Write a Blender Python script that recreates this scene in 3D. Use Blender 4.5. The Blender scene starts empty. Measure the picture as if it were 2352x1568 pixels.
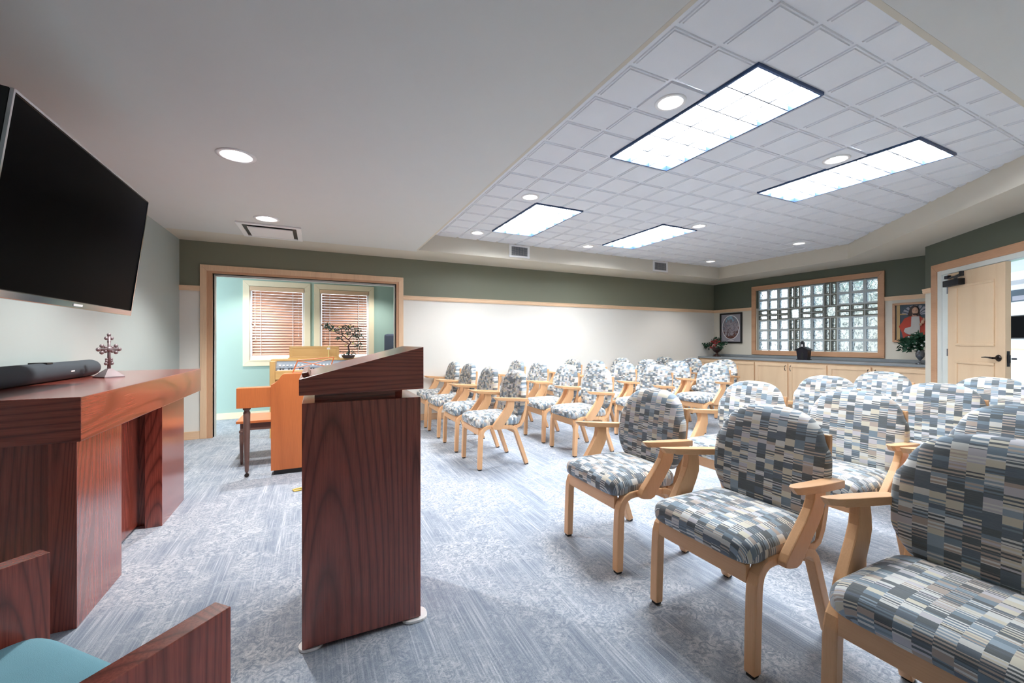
import bpy, bmesh, math, random
from mathutils import Vector, Matrix
R = math.radians
PI = math.pi
rnd = random.Random(7)
S = bpy.context.scene
COL = S.collection

# ---------------------------------------------------------------- camera, world, exposure
cam_d = bpy.data.cameras.new('camera')
cam = bpy.data.objects.new('camera', cam_d)
COL.objects.link(cam)
cam.location = (0, 0, 1.23)
cam.rotation_euler = (R(90), 0, R(-25.6))
cam_d.sensor_width = 36
cam_d.lens = 940 / 2352 * 36
cam_d.clip_start = 0.05
cam_d.clip_end = 200
S.camera = cam

W = bpy.data.worlds.new('daylight')
S.world = W
W.use_nodes = True
bg = W.node_tree.nodes['Background']
bg.inputs['Color'].default_value = (0.80, 0.89, 1.0, 1)
bg.inputs['Strength'].default_value = 2.8

S.view_settings.view_transform = 'Standard'
S.view_settings.look = 'None'
S.view_settings.gamma = 1
S.view_settings.use_curve_mapping = False
S.view_settings.exposure = 1.32
S.cycles.use_denoising = True
S.cycles.max_bounces = 8
S.cycles.diffuse_bounces = 5
S.cycles.glossy_bounces = 3
S.cycles.transmission_bounces = 6
S.cycles.caustics_reflective = False
S.cycles.caustics_refractive = False
S.cycles.sample_clamp_indirect = 6

TROFFER = 16.5      # emission of the fluorescent panels
CAN_W = 24         # downlight watts
# room numbers (metres): x runs along the long white wall, y away from the camera
XL, XR, YB, YF = -1.53, 8.11, 6.37, -2.3
HC, HT = 2.5, 2.73
ALC = 7.785


# ---------------------------------------------------------------- materials
def srgb(r, g, b):
    f = lambda c: (c / 255 / 12.92) if c / 255 <= .04045 else ((c / 255 + .055) / 1.055) ** 2.4
    return (f(r), f(g), f(b), 1)


class NT:
    def __init__(s, name):
        s.m = bpy.data.materials.new(name)
        s.m.use_nodes = True
        s.t = s.m.node_tree
        s.n = s.t.nodes
        s.b = s.n['Principled BSDF']

    def new(s, typ, **kw):
        n = s.n.new(typ)
        for k, v in kw.items():
            setattr(n, k, v)
        return n

    def link(s, a, b):
        s.t.links.new(a, b)

    def math(s, op, a, b=None, c=None):
        n = s.new('ShaderNodeMath', operation=op)
        for i, x in enumerate((a, b, c)):
            if x is None:
                continue
            if hasattr(x, 'is_linked'):
                s.link(x, n.inputs[i])
            else:
                n.inputs[i].default_value = x
        return n.outputs[0]

    def coords(s, kind='Object', scale=(1, 1, 1), loc=(0, 0, 0), rot=(0, 0, 0)):
        tc = s.new('ShaderNodeTexCoord')
        mp = s.new('ShaderNodeMapping')
        mp.inputs['Scale'].default_value = scale
        mp.inputs['Location'].default_value = loc
        mp.inputs['Rotation'].default_value = rot
        s.link(tc.outputs[kind], mp.inputs['Vector'])
        return mp.outputs[0]

    def noise(s, vec, scale, detail=2, rough=.5, dist=0):
        n = s.new('ShaderNodeTexNoise')
        n.inputs['Scale'].default_value = scale
        n.inputs['Detail'].default_value = detail
        n.inputs['Roughness'].default_value = rough
        n.inputs['Distortion'].default_value = dist
        s.link(vec, n.inputs['Vector'])
        return n.outputs[0]

    def ramp(s, fac, stops, interp='LINEAR'):
        n = s.new('ShaderNodeValToRGB')
        n.color_ramp.interpolation = interp
        el = n.color_ramp.elements
        while len(el) < len(stops):
            el.new(.5)
        for e, (p, c) in zip(el, stops):
            e.position = p
            e.color = c
        s.link(fac, n.inputs[0])
        return n.outputs[0]

    def mix(s, fac, a, b, mode='MIX'):
        n = s.new('ShaderNodeMix', data_type='RGBA', blend_type=mode)
        for sock, x in ((n.inputs[0], fac), (n.inputs[6], a), (n.inputs[7], b)):
            if hasattr(x, 'is_linked'):
                s.link(x, sock)
            else:
                sock.default_value = x
        return n.outputs[2]

    def bump(s, h, strength, dist=.01):
        n = s.new('ShaderNodeBump')
        n.inputs['Strength'].default_value = strength
        n.inputs['Distance'].default_value = dist
        s.link(h, n.inputs['Height'])
        s.link(n.outputs[0], s.b.inputs['Normal'])

    def setc(s, c):
        if hasattr(c, 'is_linked'):
            s.link(c, s.b.inputs['Base Color'])
        else:
            s.b.inputs['Base Color'].default_value = c

    def p(s, **kw):
        for k, v in kw.items():
            s.b.inputs[k.replace('_', ' ')].default_value = v
        return s


def plain(name, col, rough=.5, metal=0, spec=.5, vary=.04, bump=0, bscale=200):
    t = NT(name)
    v = t.coords()
    n = t.noise(v, 6, 3)
    c2 = tuple(min(1, x * (1 - vary * 2)) for x in col[:3]) + (1,)
    t.setc(t.mix(n, col, c2))
    t.p(Roughness=rough, Metallic=metal, Specular_IOR_Level=spec)
    if bump:
        t.bump(t.noise(v, bscale, 2), bump, .002)
    return t.m


def emit(name, col, strength):
    t = NT(name)
    t.setc(col)
    t.b.inputs['Emission Color'].default_value = col
    t.b.inputs['Emission Strength'].default_value = strength
    return t.m


def wood(name, light, dark, axis='z', freq=9, lines=.5, pores=.5, rough=.35, nscale=3.0, stretch=.10, coat=0):
    """grain: contour lines of a noise stretched along the grain + fine pores"""
    t = NT(name)
    sc = {'x': (stretch, 1, 1), 'y': (1, stretch, 1), 'z': (1, 1, stretch)}[axis]
    v = t.coords(scale=sc)
    n = t.noise(v, nscale, 1.5, .45, .35)
    w = t.math('PINGPONG', t.math('MULTIPLY', n, freq), 1.0)
    w = t.math('POWER', w, 2.8)
    sc2 = {'x': (.03, 1, 1), 'y': (1, .03, 1), 'z': (1, 1, .03)}[axis]
    v2 = t.coords(scale=sc2)
    fine = t.noise(v2, 190, 3, .7)
    finer = t.ramp(fine, [(.40, (0, 0, 0, 1)), (.68, (1, 1, 1, 1))])
    broad = t.noise(v, 1.3, 2)
    c = t.mix(t.math('MULTIPLY', w, lines), light, dark)
    c = t.mix(t.math('MULTIPLY', finer, pores), c, dark)
    lb = tuple(min(1, x * 1.18) for x in light[:3]) + (1,)
    c = t.mix(t.math('MULTIPLY', broad, .35), c, lb)
    t.setc(c)
    t.p(Roughness=rough, Coat_Weight=coat, Coat_Roughness=.18)
    t.bump(fine, .08, .001)
    return t.m


def sofa_fabric(name, cols, cw=.041, ch=.021):
    """columns of stripes of uneven height, in slate, blue grey, ivory and taupe"""
    t = NT(name)
    tc = t.new('ShaderNodeTexCoord')
    sep = t.new('ShaderNodeSeparateXYZ')
    t.link(tc.outputs['UV'], sep.inputs[0])
    oi = t.new('ShaderNodeObjectInfo')
    off = t.math('MULTIPLY', oi.outputs['Random'], 3.1)
    u = t.math('DIVIDE', t.math('ADD', sep.outputs[0], 5.013), cw)
    col = t.math('FLOOR', u)
    fr = t.math('FRACT', u)
    wn = t.new('ShaderNodeTexWhiteNoise', noise_dimensions='1D')
    t.link(t.math('ADD', col, off), wn.inputs['W'])
    vv = t.math('DIVIDE', sep.outputs[1], ch)
    w = t.math('ADD', t.math('ADD', vv, t.math('MULTIPLY', wn.outputs['Value'], 37.0)), t.math('MULTIPLY', col, 91.0))
    vo = t.new('ShaderNodeTexVoronoi', voronoi_dimensions='1D', feature='F1')
    vo.inputs['Scale'].default_value = 1
    vo.inputs['Randomness'].default_value = 1
    t.link(w, vo.inputs['W'])
    sp = t.new('ShaderNodeSeparateColor')
    t.link(vo.outputs['Color'], sp.inputs[0])
    c = t.ramp(sp.outputs[0], cols, 'CONSTANT')
    # about half of the blocks are split into thin stripes
    thin = t.math('GREATER_THAN', t.math('FRACT', t.math('DIVIDE', sep.outputs[1], .0125)), .52)
    msk = t.math('MULTIPLY', thin, t.math('LESS_THAN', sp.outputs[1], .58))
    c2 = t.ramp(sp.outputs[2], [(0, srgb(230, 232, 230)), (.30, srgb(74, 90, 104)), (.58, srgb(196, 184, 172)), (.72, srgb(120, 144, 162)), (.88, srgb(60, 70, 80))], 'CONSTANT')
    c = t.mix(msk, c, c2)
    # woven streaks
    mp = t.new('ShaderNodeMapping')
    mp.inputs['Scale'].default_value = (25, 700, 1)
    t.link(tc.outputs['UV'], mp.inputs['Vector'])
    n = t.noise(mp.outputs[0], 1, 2)
    c = t.mix(t.math('MULTIPLY', n, .28), c, (.62, .63, .60, 1))
    t.setc(c)
    t.p(Roughness=.75, Sheen_Weight=.25, Specular_IOR_Level=.3)
    t.bump(n, .15, .0008)
    return t.m


M = {}
OAK_L, OAK_D = srgb(228, 181, 136), srgb(184, 124, 80)
CH_L, CH_D = srgb(172, 84, 68), srgb(54, 19, 16)
for ax in 'xyz':
    M['cherry_' + ax] = wood('cherry stained oak, grain ' + ax, CH_L, CH_D, ax, freq=150, lines=.78, pores=.55, rough=.27, nscale=1.7, stretch=.10, coat=1.0)
    M['chairwood_' + ax] = wood('honey beech, grain ' + ax, OAK_L, OAK_D, ax, freq=7, lines=.25, pores=.18, rough=.36, nscale=5)
    M['maple_' + ax] = wood('pale maple, grain ' + ax, srgb(232, 205, 172), srgb(206, 170, 132), ax, freq=6, lines=.3, pores=.15, rough=.4)
    M['casing_' + ax] = wood('oak casing, grain ' + ax, srgb(234, 202, 168), srgb(188, 148, 112), ax, freq=7, lines=.35, pores=.3, rough=.42)
    M['frame_' + ax] = wood('brown casing, grain ' + ax, srgb(206, 162, 128), srgb(150, 108, 80), ax, freq=7, lines=.35, pores=.3, rough=.42)
    M['trimpale_' + ax] = wood('pale window trim, grain ' + ax, srgb(246, 232, 202), srgb(226, 204, 168), ax, freq=5, lines=.25, pores=.12, rough=.45)
    M['organ_' + ax] = wood('orange walnut, grain ' + ax, srgb(204, 118, 66), srgb(140, 66, 34), ax, freq=9, lines=.35, pores=.25, rough=.38)
    M['yellow_' + ax] = wood('yellow oak, grain ' + ax, srgb(222, 186, 124), srgb(170, 122, 70), ax, freq=7, lines=.35, pores=.3, rough=.4)
    M['dim_' + ax] = wood('grey brown bench wood, grain ' + ax, srgb(120, 92, 84), srgb(70, 50, 46), ax, freq=7, lines=.35, pores=.3, rough=.4)
FAB = [(0, srgb(70, 84, 94)), (.13, srgb(222, 218, 200)), (.25, srgb(112, 138, 158)), (.39, srgb(84, 102, 120)),
       (.51, srgb(228, 232, 230)), (.64, srgb(184, 170, 160)), (.73, srgb(150, 172, 190)), (.84, srgb(206, 206, 214)), (.93, srgb(64, 76, 84))]
M['fabric'] = sofa_fabric('blue grey stripe block fabric', FAB)
M['teal'] = plain('teal wool', srgb(138, 196, 214), .9, vary=.08, bump=.5, bscale=500)
M['cream'] = plain('cream paint', srgb(226, 221, 208), .6, vary=.01)
M['beige'] = plain('beige soffit paint', srgb(212, 206, 192), .6, vary=.01)
M['soffit'] = plain('soffit paint', srgb(217, 219, 217), .6, vary=.015)
M['tile'] = plain('white acoustic tile', srgb(228, 232, 238), .8, vary=.02, bump=.25, bscale=300)
M['mint'] = plain('mint paint', srgb(172, 200, 190), .6, vary=.01)
M['sage'] = plain('sage paint', srgb(176, 188, 187), .5, vary=.015)
M['white'] = plain('white enamel', srgb(240, 240, 240), .4, vary=.01)
M['jamb'] = plain('white jamb paint', srgb(226, 232, 228), .45, vary=.01)
M['black'] = plain('black plastic', srgb(22, 23, 25), .35, vary=.1)
M['closer'] = plain('black enamelled metal', srgb(26, 28, 34), .4, vary=.1)
M['bronze'] = plain('dark bronze metal', srgb(58, 50, 48), .32, .7)
M['chrome'] = plain('chrome', srgb(225, 225, 230), .12, 1)
M['steel'] = plain('brushed steel', srgb(160, 165, 175), .3, 1)
M['grille'] = plain('charcoal speaker cloth', srgb(58, 66, 74), .8, vary=.1, bump=.4, bscale=900)
M['counter'] = plain('grey laminate', srgb(140, 148, 154), .35, vary=.06)
M['iron'] = plain('blackened iron', srgb(40, 38, 46), .45, .5)
M['urn'] = plain('dark urn glaze', srgb(62, 40, 36), .25)
M['silver'] = plain('silver glaze', srgb(120, 125, 135), .18, .9)
M['plum'] = plain('grey violet cast metal', srgb(150, 136, 140), .4, .35, vary=.35)
M['leaf'] = plain('dark green leaves', srgb(38, 92, 66), .5, vary=.4)
M['leafpale'] = plain('blue green leaves', srgb(96, 140, 124), .5, vary=.5)
M['blossom_red'] = plain('red blossom', srgb(176, 60, 62), .6, vary=.3)
M['blossom_white'] = plain('white blossom', srgb(236, 234, 238), .6)
M['blossom_yellow'] = plain('yellow blossom', srgb(240, 226, 150), .6)
M['bark'] = plain('dark bark', srgb(66, 52, 60), .8, vary=.3)
M['yellowcord'] = plain('yellow cord', srgb(226, 196, 96), .6)
M['ivory'] = plain('ivory keys', srgb(235, 238, 244), .3)
M['panelgrey'] = plain('grey control panel', srgb(150, 162, 176), .4, vary=.1)
M['plaster'] = plain('grey mortar', srgb(214, 222, 222), .6)
M['robe_red'] = plain('red robe', srgb(196, 66, 44), .6, vary=.2)
M['robe_white'] = plain('white tunic', srgb(206, 204, 202), .6, vary=.12)
M['skin'] = plain('painted skin', srgb(206, 164, 140), .6)
M['hair'] = plain('dark brown hair', srgb(56, 40, 36), .6)
M['slate'] = plain('slate blue backdrop', srgb(66, 84, 98), .6, vary=.2)
M['gold'] = plain('dull gold paint', srgb(190, 160, 110), .5)
M['matboard'] = plain('grey mat board', srgb(160, 158, 168), .7, vary=.05)
M['chairblue'] = plain('blue grey office fabric', srgb(64, 74, 92), .8)
M['brownfabric'] = plain('brown chair fabric', srgb(92, 76, 70), .8)


def lamp_mat():
    """lit louvre panel: 3 x 6 cells, each with a lamp-holder reflection painted as a dim spot and a thin dark border"""
    t = NT('fluorescent panel')
    tc = t.new('ShaderNodeTexCoord')
    sp = t.new('ShaderNodeSeparateXYZ')
    t.link(tc.outputs['Object'], sp.inputs[0])
    cw, cl = .62 / 3, 1.24 / 6
    fx = t.math('SUBTRACT', t.math('FRACT', t.math('DIVIDE', sp.outputs[0], cw)), .5)
    fy = t.math('SUBTRACT', t.math('FRACT', t.math('DIVIDE', sp.outputs[1], cl)), .5)
    d = t.math('ADD', t.math('POWER', t.math('MULTIPLY', t.math('SUBTRACT', fx, .12), 7), 2), t.math('POWER', t.math('MULTIPLY', t.math('ADD', fy, .05), 3.6), 2))
    blob = t.math('POWER', 2.718, t.math('MULTIPLY', d, -1.6))
    edge = t.math('MAXIMUM', t.math('ABSOLUTE', fx), t.math('ABSOLUTE', fy))
    line = t.math('GREATER_THAN', edge, .478)
    k = t.math('MULTIPLY', t.math('SUBTRACT', 1, t.math('MULTIPLY', blob, .975)), t.math('SUBTRACT', 1, t.math('MULTIPLY', line, .97)))
    t.setc((.9, .93, 1, 1))
    t.b.inputs['Emission Color'].default_value = (.92, .96, 1, 1)
    t.link(t.math('MULTIPLY', k, TROFFER), t.b.inputs['Emission Strength'])
    return t.m


M['lamp'] = lamp_mat()
M['bulb'] = emit('downlight bulb', (1, .98, .96, 1), 14)
M['halllamp'] = emit('hall light panel', (1, 1, 1, 1), 2.6)


def two_tone(name, top, low, z0, ramp_noise=.01):
    t = NT(name)
    g = t.new('ShaderNodeNewGeometry')
    sp = t.new('ShaderNodeSeparateXYZ')
    t.link(g.outputs['Position'], sp.inputs[0])
    f = t.math('GREATER_THAN', sp.outputs[2], z0)
    n = t.noise(t.coords(), 3, 2)
    low2 = tuple(x * .985 for x in low[:3]) + (1,)
    t.setc(t.mix(f, t.mix(n, low, low2), top))
    t.p(Roughness=.55)
    return t.m


M['wall2'] = two_tone('green over cream paint', srgb(124, 127, 110), srgb(232, 230, 224), 1.9)
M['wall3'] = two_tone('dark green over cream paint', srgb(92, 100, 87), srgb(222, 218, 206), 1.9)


def tv_screen():
    t = NT('switched off screen')
    t.setc((.0015, .0015, .002, 1))
    t.p(Roughness=.3, Specular_IOR_Level=.012)
    return t.m


M['screen'] = tv_screen()


def carpet():
    t = NT('distressed blue grey carpet')
    v = t.coords()
    # narrow ribs running along y
    rib = t.noise(t.coords(scale=(1, .02, 1)), 130, 2, .6)
    ribs2 = t.noise(t.coords(scale=(1, .05, 1)), 22, 3, .7)
    pile = t.noise(v, 210, 2, .75)
    worm = t.noise(v, 24, 5, .68, 2.4)
    patch = t.noise(t.coords(scale=(1, .6, 1)), 1.6, 4, .6, .8)
    patch2 = t.noise(t.coords(loc=(7, 3, 0)), 4.5, 5, .65, 1.0)
    a = t.math('ADD', t.math('MULTIPLY', patch, .5), t.math('MULTIPLY', patch2, .5))
    m = t.ramp(a, [(.43, (0, 0, 0, 1)), (.57, (1, 1, 1, 1))])
    rt = t.math('ADD', t.math('MULTIPLY', rib, .55), t.math('MULTIPLY', ribs2, .45))
    rc = t.ramp(rt, [(.36, srgb(124, 137, 155)), (.50, srgb(148, 159, 173)), (.58, srgb(174, 182, 193)), (.66, srgb(206, 211, 217))])
    wc = t.ramp(worm, [(.36, srgb(130, 142, 158)), (.46, srgb(156, 166, 179)), (.54, srgb(186, 192, 200)), (.64, srgb(206, 210, 214))])
    c = t.mix(m, rc, wc)
    sp_ = t.ramp(pile, [(.32, (.60, .63, .68, 1)), (.52, (1, 1, 1, 1))])
    c = t.mix(.8, c, sp_, 'MULTIPLY')
    t.setc(c)
    t.p(Roughness=.95, Sheen_Weight=.2, Specular_IOR_Level=.1)
    t.bump(t.math('ADD', pile, rib), .35, .003)
    return t.m


M['carpet'] = carpet()


def glass_block(name, tint, rough, scale, bump):
    t = NT(name)
    v = t.coords(scale=(.3, 1, 1))
    n = t.noise(v, scale, 2, .5, 1.4)
    t.setc(t.ramp(t.noise(v, scale * .8, 1, .5, 2.5), [(.40, tint), (.47, (.22, .27, .31, 1)), (.53, tint)]))  # grey squiggles of refracted surroundings painted into the glass tint
    t.p(Roughness=rough, Transmission_Weight=.94, IOR=1.18)
    t.bump(n, bump, .06)
    return t.m


M['gblock'] = glass_block('wavy glass block', (.96, .99, 1, 1), .04, 11, 1.0)
M['gside'] = plain('frosted block edge', srgb(206, 220, 226), .3, vary=.02)
M['gsidedark'] = plain('olive block edge', srgb(120, 124, 112), .3, vary=.1)


def pane():
    t = NT('window pane')
    t.setc((.95, .98, 1, 1))
    t.p(Roughness=.0, Transmission_Weight=1, IOR=1.1, Specular_IOR_Level=.2)
    return t.m


M['pane'] = pane()


def painting():
    t = NT('oval landscape print')
    v = t.coords(kind='Generated')
    n = t.noise(v, 3.2, 6, .6, 1.5)
    sp = t.new('ShaderNodeSeparateXYZ')
    t.link(v, sp.inputs[0])
    g = t.math('ADD', t.math('MULTIPLY', n, .9), t.math('MULTIPLY', sp.outputs[2], .38))
    t.setc(t.ramp(g, [(.38, srgb(34, 24, 26)), (.47, srgb(116, 66, 54)), (.55, srgb(84, 66, 68)), (.63, srgb(168, 162, 172)), (.74, srgb(120, 110, 120)), (.85, srgb(140, 182, 204))]))
    t.p(Roughness=.3)
    return t.m


M['print'] = painting()


# ---------------------------------------------------------------- object helpers
def obj(name, bm, mat, parent=None, smooth=False, uvs=None):
    me = bpy.data.meshes.new(name)
    bm.normal_update()
    bm.to_mesh(me)
    bm.free()
    for m in (mat if isinstance(mat, (list, tuple)) else [mat]):
        me.materials.append(M[m] if isinstance(m, str) else m)
    if smooth:
        me.polygons.foreach_set('use_smooth', [True] * len(me.polygons))
        me.update()
    o = bpy.data.objects.new(name, me)
    COL.objects.link(o)
    if parent is not None:
        o.parent = parent
    return o


def thing(name, label, cat, loc=(0, 0, 0), rz=0, group=None):
    o = bpy.data.objects.new(name, None)
    o.empty_display_size = .1
    COL.objects.link(o)
    o.location = loc
    o.rotation_euler = (0, 0, rz)
    return tag(o, label, cat, group)


def tag(o, label, cat, group=None):
    o['label'] = label
    o['category'] = cat
    if group:
        o['group'] = group
    return o


def struct(name, bm, mat, parent=None, smooth=False):
    o = obj(name, bm, mat, parent, smooth)
    if parent is None:
        o['kind'] = 'structure'
    return o


def box(bm, x0, x1, y0, y1, z0, z1, bev=0, mi=0, mtx=None):
    if x0 > x1: x0, x1 = x1, x0
    if y0 > y1: y0, y1 = y1, y0
    if z0 > z1: z0, z1 = z1, z0
    vs = [bm.verts.new((x, y, z)) for z in (z0, z1) for y in (y0, y1) for x in (x0, x1)]
    fs = [bm.faces.new([vs[i] for i in f]) for f in ((0, 2, 3, 1), (4, 5, 7, 6), (0, 1, 5, 4), (2, 6, 7, 3), (0, 4, 6, 2), (1, 3, 7, 5))]
    for f in fs:
        f.material_index = mi
    if mtx is not None:
        bmesh.ops.transform(bm, matrix=mtx, verts=vs)
    if bev:
        es = set(e for f in fs for e in f.edges)
        r = bmesh.ops.bevel(bm, geom=list(es), offset=bev, segments=2, profile=.6, affect='EDGES')
        for f in r['faces']:
            f.material_index = mi
    return vs


def B(*a, **k):
    bm = bmesh.new()
    if a:
        box(bm, *a, **k)
    return bm


def strip_prism(bm, left, right, axis, a0, a1, bev=0):
    """left/right: matching 2D point lists; extruded from a0 to a1 along the axis ('y': points are x,z; 'z': x,y; 'x': y,z)"""
    def P(p, a):
        return {'y': (p[0], a, p[1]), 'z': (p[0], p[1], a), 'x': (a, p[0], p[1])}[axis]
    n = len(left)
    v = [[[bm.verts.new(P(p, a)) for p in side] for side in (left, right)] for a in (a0, a1)]
    fs = []
    for i in range(n - 1):
        fs.append(bm.faces.new([v[0][0][i], v[0][0][i + 1], v[0][1][i + 1], v[0][1][i]]))
        fs.append(bm.faces.new([v[1][0][i + 1], v[1][0][i], v[1][1][i], v[1][1][i + 1]]))
        fs.append(bm.faces.new([v[0][0][i + 1], v[0][0][i], v[1][0][i], v[1][0][i + 1]]))
        fs.append(bm.faces.new([v[0][1][i], v[0][1][i + 1], v[1][1][i + 1], v[1][1][i]]))
    for i in (0, n - 1):
        fs.append(bm.faces.new([v[0][0][i], v[0][1][i], v[1][1][i], v[1][0][i]]))
    bmesh.ops.recalc_face_normals(bm, faces=fs)
    if bev:
        es = set()
        for f in fs:
            for e in f.edges:
                if len(e.link_faces) == 2 and e.calc_face_angle(0) > R(35):
                    es.add(e)
        bmesh.ops.bevel(bm, geom=list(es), offset=bev, segments=2, profile=.6, affect='EDGES')


def path_prism(bm, pts, th, axis, a0, a1, bev=0):
    """a bent lath: centre line pts (2D), thickness th (number or list)"""
    n = len(pts)
    th = th if isinstance(th, (list, tuple)) else [th] * n
    L, Rr = [], []
    for i, p in enumerate(pts):
        a = pts[max(0, i - 1)]
        b = pts[min(n - 1, i + 1)]
        dx, dy = b[0] - a[0], b[1] - a[1]
        l = math.hypot(dx, dy) or 1
        nx, ny = -dy / l, dx / l
        L.append((p[0] + nx * th[i] / 2, p[1] + ny * th[i] / 2))
        Rr.append((p[0] - nx * th[i] / 2, p[1] - ny * th[i] / 2))
    strip_prism(bm, L, Rr, axis, a0, a1, bev)


def poly_prism(bm, pts, axis, a0, a1, bev=0, mi=0):
    def P(p, a):
        return {'y': (p[0], a, p[1]), 'z': (p[0], p[1], a), 'x': (a, p[0], p[1])}[axis]
    v0 = [bm.verts.new(P(p, a0)) for p in pts]
    v1 = [bm.verts.new(P(p, a1)) for p in pts]
    n = len(pts)
    fs = [bm.faces.new(v0), bm.faces.new(v1[::-1])]
    for i in range(n):
        j = (i + 1) % n
        fs.append(bm.faces.new([v0[j], v0[i], v1[i], v1[j]]))
    bmesh.ops.recalc_face_normals(bm, faces=fs)
    for f in fs:
        f.material_index = mi
    if bev:
        es = set(e for f in fs for e in f.edges if e.calc_face_angle(0) > R(30))
        r = bmesh.ops.bevel(bm, geom=list(es), offset=bev, segments=2, profile=.6, affect='EDGES')
        for f in r['faces']:
            f.material_index = mi


def lathe(bm, prof, n=24, c=(0, 0, 0), axis='z', mi=0, cap=True):
    rings = []
    for r, z in prof:
        ring = []
        for i in range(n):
            a = 2 * PI * i / n
            x, y = r * math.cos(a), r * math.sin(a)
            p = {'z': (x, y, z), 'y': (x, z, y), 'x': (z, x, y)}[axis]
            ring.append(bm.verts.new((p[0] + c[0], p[1] + c[1], p[2] + c[2])))
        rings.append(ring)
    fs = []
    for a, b in zip(rings, rings[1:]):
        for i in range(n):
            j = (i + 1) % n
            fs.append(bm.faces.new([a[i], a[j], b[j], b[i]]))
    for ring, rr in ((rings[0], prof[0][0]), (rings[-1], prof[-1][0])):
        if rr > 1e-4 and cap:
            fs.append(bm.faces.new(ring))
    bmesh.ops.recalc_face_normals(bm, faces=fs)
    for f in fs:
        f.material_index = mi


def tube(bm, pts, r, n=8, mi=0):
    pts = [Vector(p) for p in pts]
    rs = r if isinstance(r, (list, tuple)) else [r] * len(pts)
    rings = []
    up = Vector((0, 0, 1))
    for i, p in enumerate(pts):
        d = (pts[min(i + 1, len(pts) - 1)] - pts[max(i - 1, 0)]).normalized()
        u = up if abs(d.dot(up)) < .95 else Vector((1, 0, 0))
        s = d.cross(u).normalized()
        t = s.cross(d).normalized()
        rings.append([bm.verts.new(p + (s * math.cos(2 * PI * k / n) + t * math.sin(2 * PI * k / n)) * rs[i]) for k in range(n)])
    fs = []
    for a, b in zip(rings, rings[1:]):
        for i in range(n):
            j = (i + 1) % n
            fs.append(bm.faces.new([a[i], a[j], b[j], b[i]]))
    fs.append(bm.faces.new(rings[0]))
    fs.append(bm.faces.new(rings[-1]))
    bmesh.ops.recalc_face_normals(bm, faces=fs)
    for f in fs:
        f.material_index = mi


def ball(bm, c, r, sub=1, sc=(1, 1, 1), mi=0):
    m = Matrix.Translation(c) @ Matrix.Diagonal((sc[0], sc[1], sc[2], 1))
    res = bmesh.ops.create_icosphere(bm, subdivisions=sub, radius=r, matrix=m)
    for v in res['verts']:
        for f in v.link_faces:
            f.material_index = mi


def ring_wall(bm, x0, x1, y0, y1, z0, z1, holes, axis):
    """wall slab with rectangular holes; axis 'x': the wall runs along x (thickness y0..y1); holes are (a0,a1,z0,z1)"""
    if axis == 'x':
        A0, A1 = x0, x1
    else:
        A0, A1 = y0, y1
    xs = sorted(set([A0, A1] + [h[0] for h in holes] + [h[1] for h in holes]))
    zs = sorted(set([z0, z1] + [h[2] for h in holes] + [h[3] for h in holes]))
    for a, b in zip(xs, xs[1:]):
        for c, d in zip(zs, zs[1:]):
            m = ((a + b) / 2, (c + d) / 2)
            if any(h[0] < m[0] < h[1] and h[2] < m[1] < h[3] for h in holes):
                continue
            if axis == 'x':
                box(bm, a, b, y0, y1, c, d)
            else:
                box(bm, x0, x1, a, b, c, d)
    bmesh.ops.remove_doubles(bm, verts=bm.verts, dist=1e-5)
    # drop the inner faces shared by two neighbouring boxes
    seen = {}
    for f in bm.faces:
        seen.setdefault(tuple(sorted(v.index for v in f.verts)), []).append(f)
    bm.verts.index_update()
    seen = {}
    for f in bm.faces:
        seen.setdefault(tuple(sorted(v.index for v in f.verts)), []).append(f)
    dead = [f for l in seen.values() if len(l) > 1 for f in l]
    if dead:
        bmesh.ops.delete(bm, geom=dead, context='FACES')


def frame_rect(bm, axis, fixed, depth, a0, a1, z0, z1, w, mitre=True, bottom=True, wz=None):
    """picture-frame casing lying on a wall; axis 'x': wall runs along x, fixed = y of the wall face, depth towards -y is negative"""
    wz = wz or w
    o = [(a0, z0), (a1, z0), (a1, z1), (a0, z1)]
    i = [(a0 + w, z0 + (wz if bottom else 0)), (a1 - w, z0 + (wz if bottom else 0)), (a1 - w, z1 - wz), (a0 + w, z1 - wz)]
    sides = [(1, 2), (2, 3), (3, 0)] + ([(0, 1)] if bottom else [])
    for s, e in sides:
        quad = [o[s], o[e], i[e], i[s]]
        poly_prism(bm, quad, 'y' if axis == 'x' else 'x', fixed, fixed + depth, bev=.004)


# ---------------------------------------------------------------- room shell
bm = B(-3, 17, -3, 8.2, -.08, 0)
struct('floor', bm, 'carpet')

# wall left, behind the television
struct('wall_left', B(XL - .12, XL, YF, YB, 0, HT + .1), 'sage')
# long white wall with the alcove opening
bm = bmesh.new()
ring_wall(bm, XL - .12, XR + .12, YB, YB + .12, 0, HT + .1, [(-1.19, 1.10, 0, 2.10)], 'x')
struct('wall_back', bm, 'wall2')
# wall right with the glass block window
bm = bmesh.new()
ring_wall(bm, XR, XR + .16, 2.56, YB, 0, HT + .1, [(3.37, 5.366, 1.05, 2.262)], 'y')
struct('wall_right', bm, 'wall3')
struct('wall_return', B(7.385, XR + .12, 2.44, 2.56, 0, HT + .1), 'wall3')
struct('wall_front', B(XL - .12, 4, YF - .12, YF, 0, HT + .1), 'cream')
DO = Vector((7.385, 2.56, 0))
DR = R(-135)


def on_diag(o):
    o.location = DO
    o.rotation_euler = (0, 0, DR)
    return o


bm = bmesh.new()
ring_wall(bm, 0, 6.95, 0, .12, 0, HT + .1, [(.29, 2.3, 0, 2.125)], 'x')
on_diag(struct('wall_corner', bm, 'wall3'))

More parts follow.
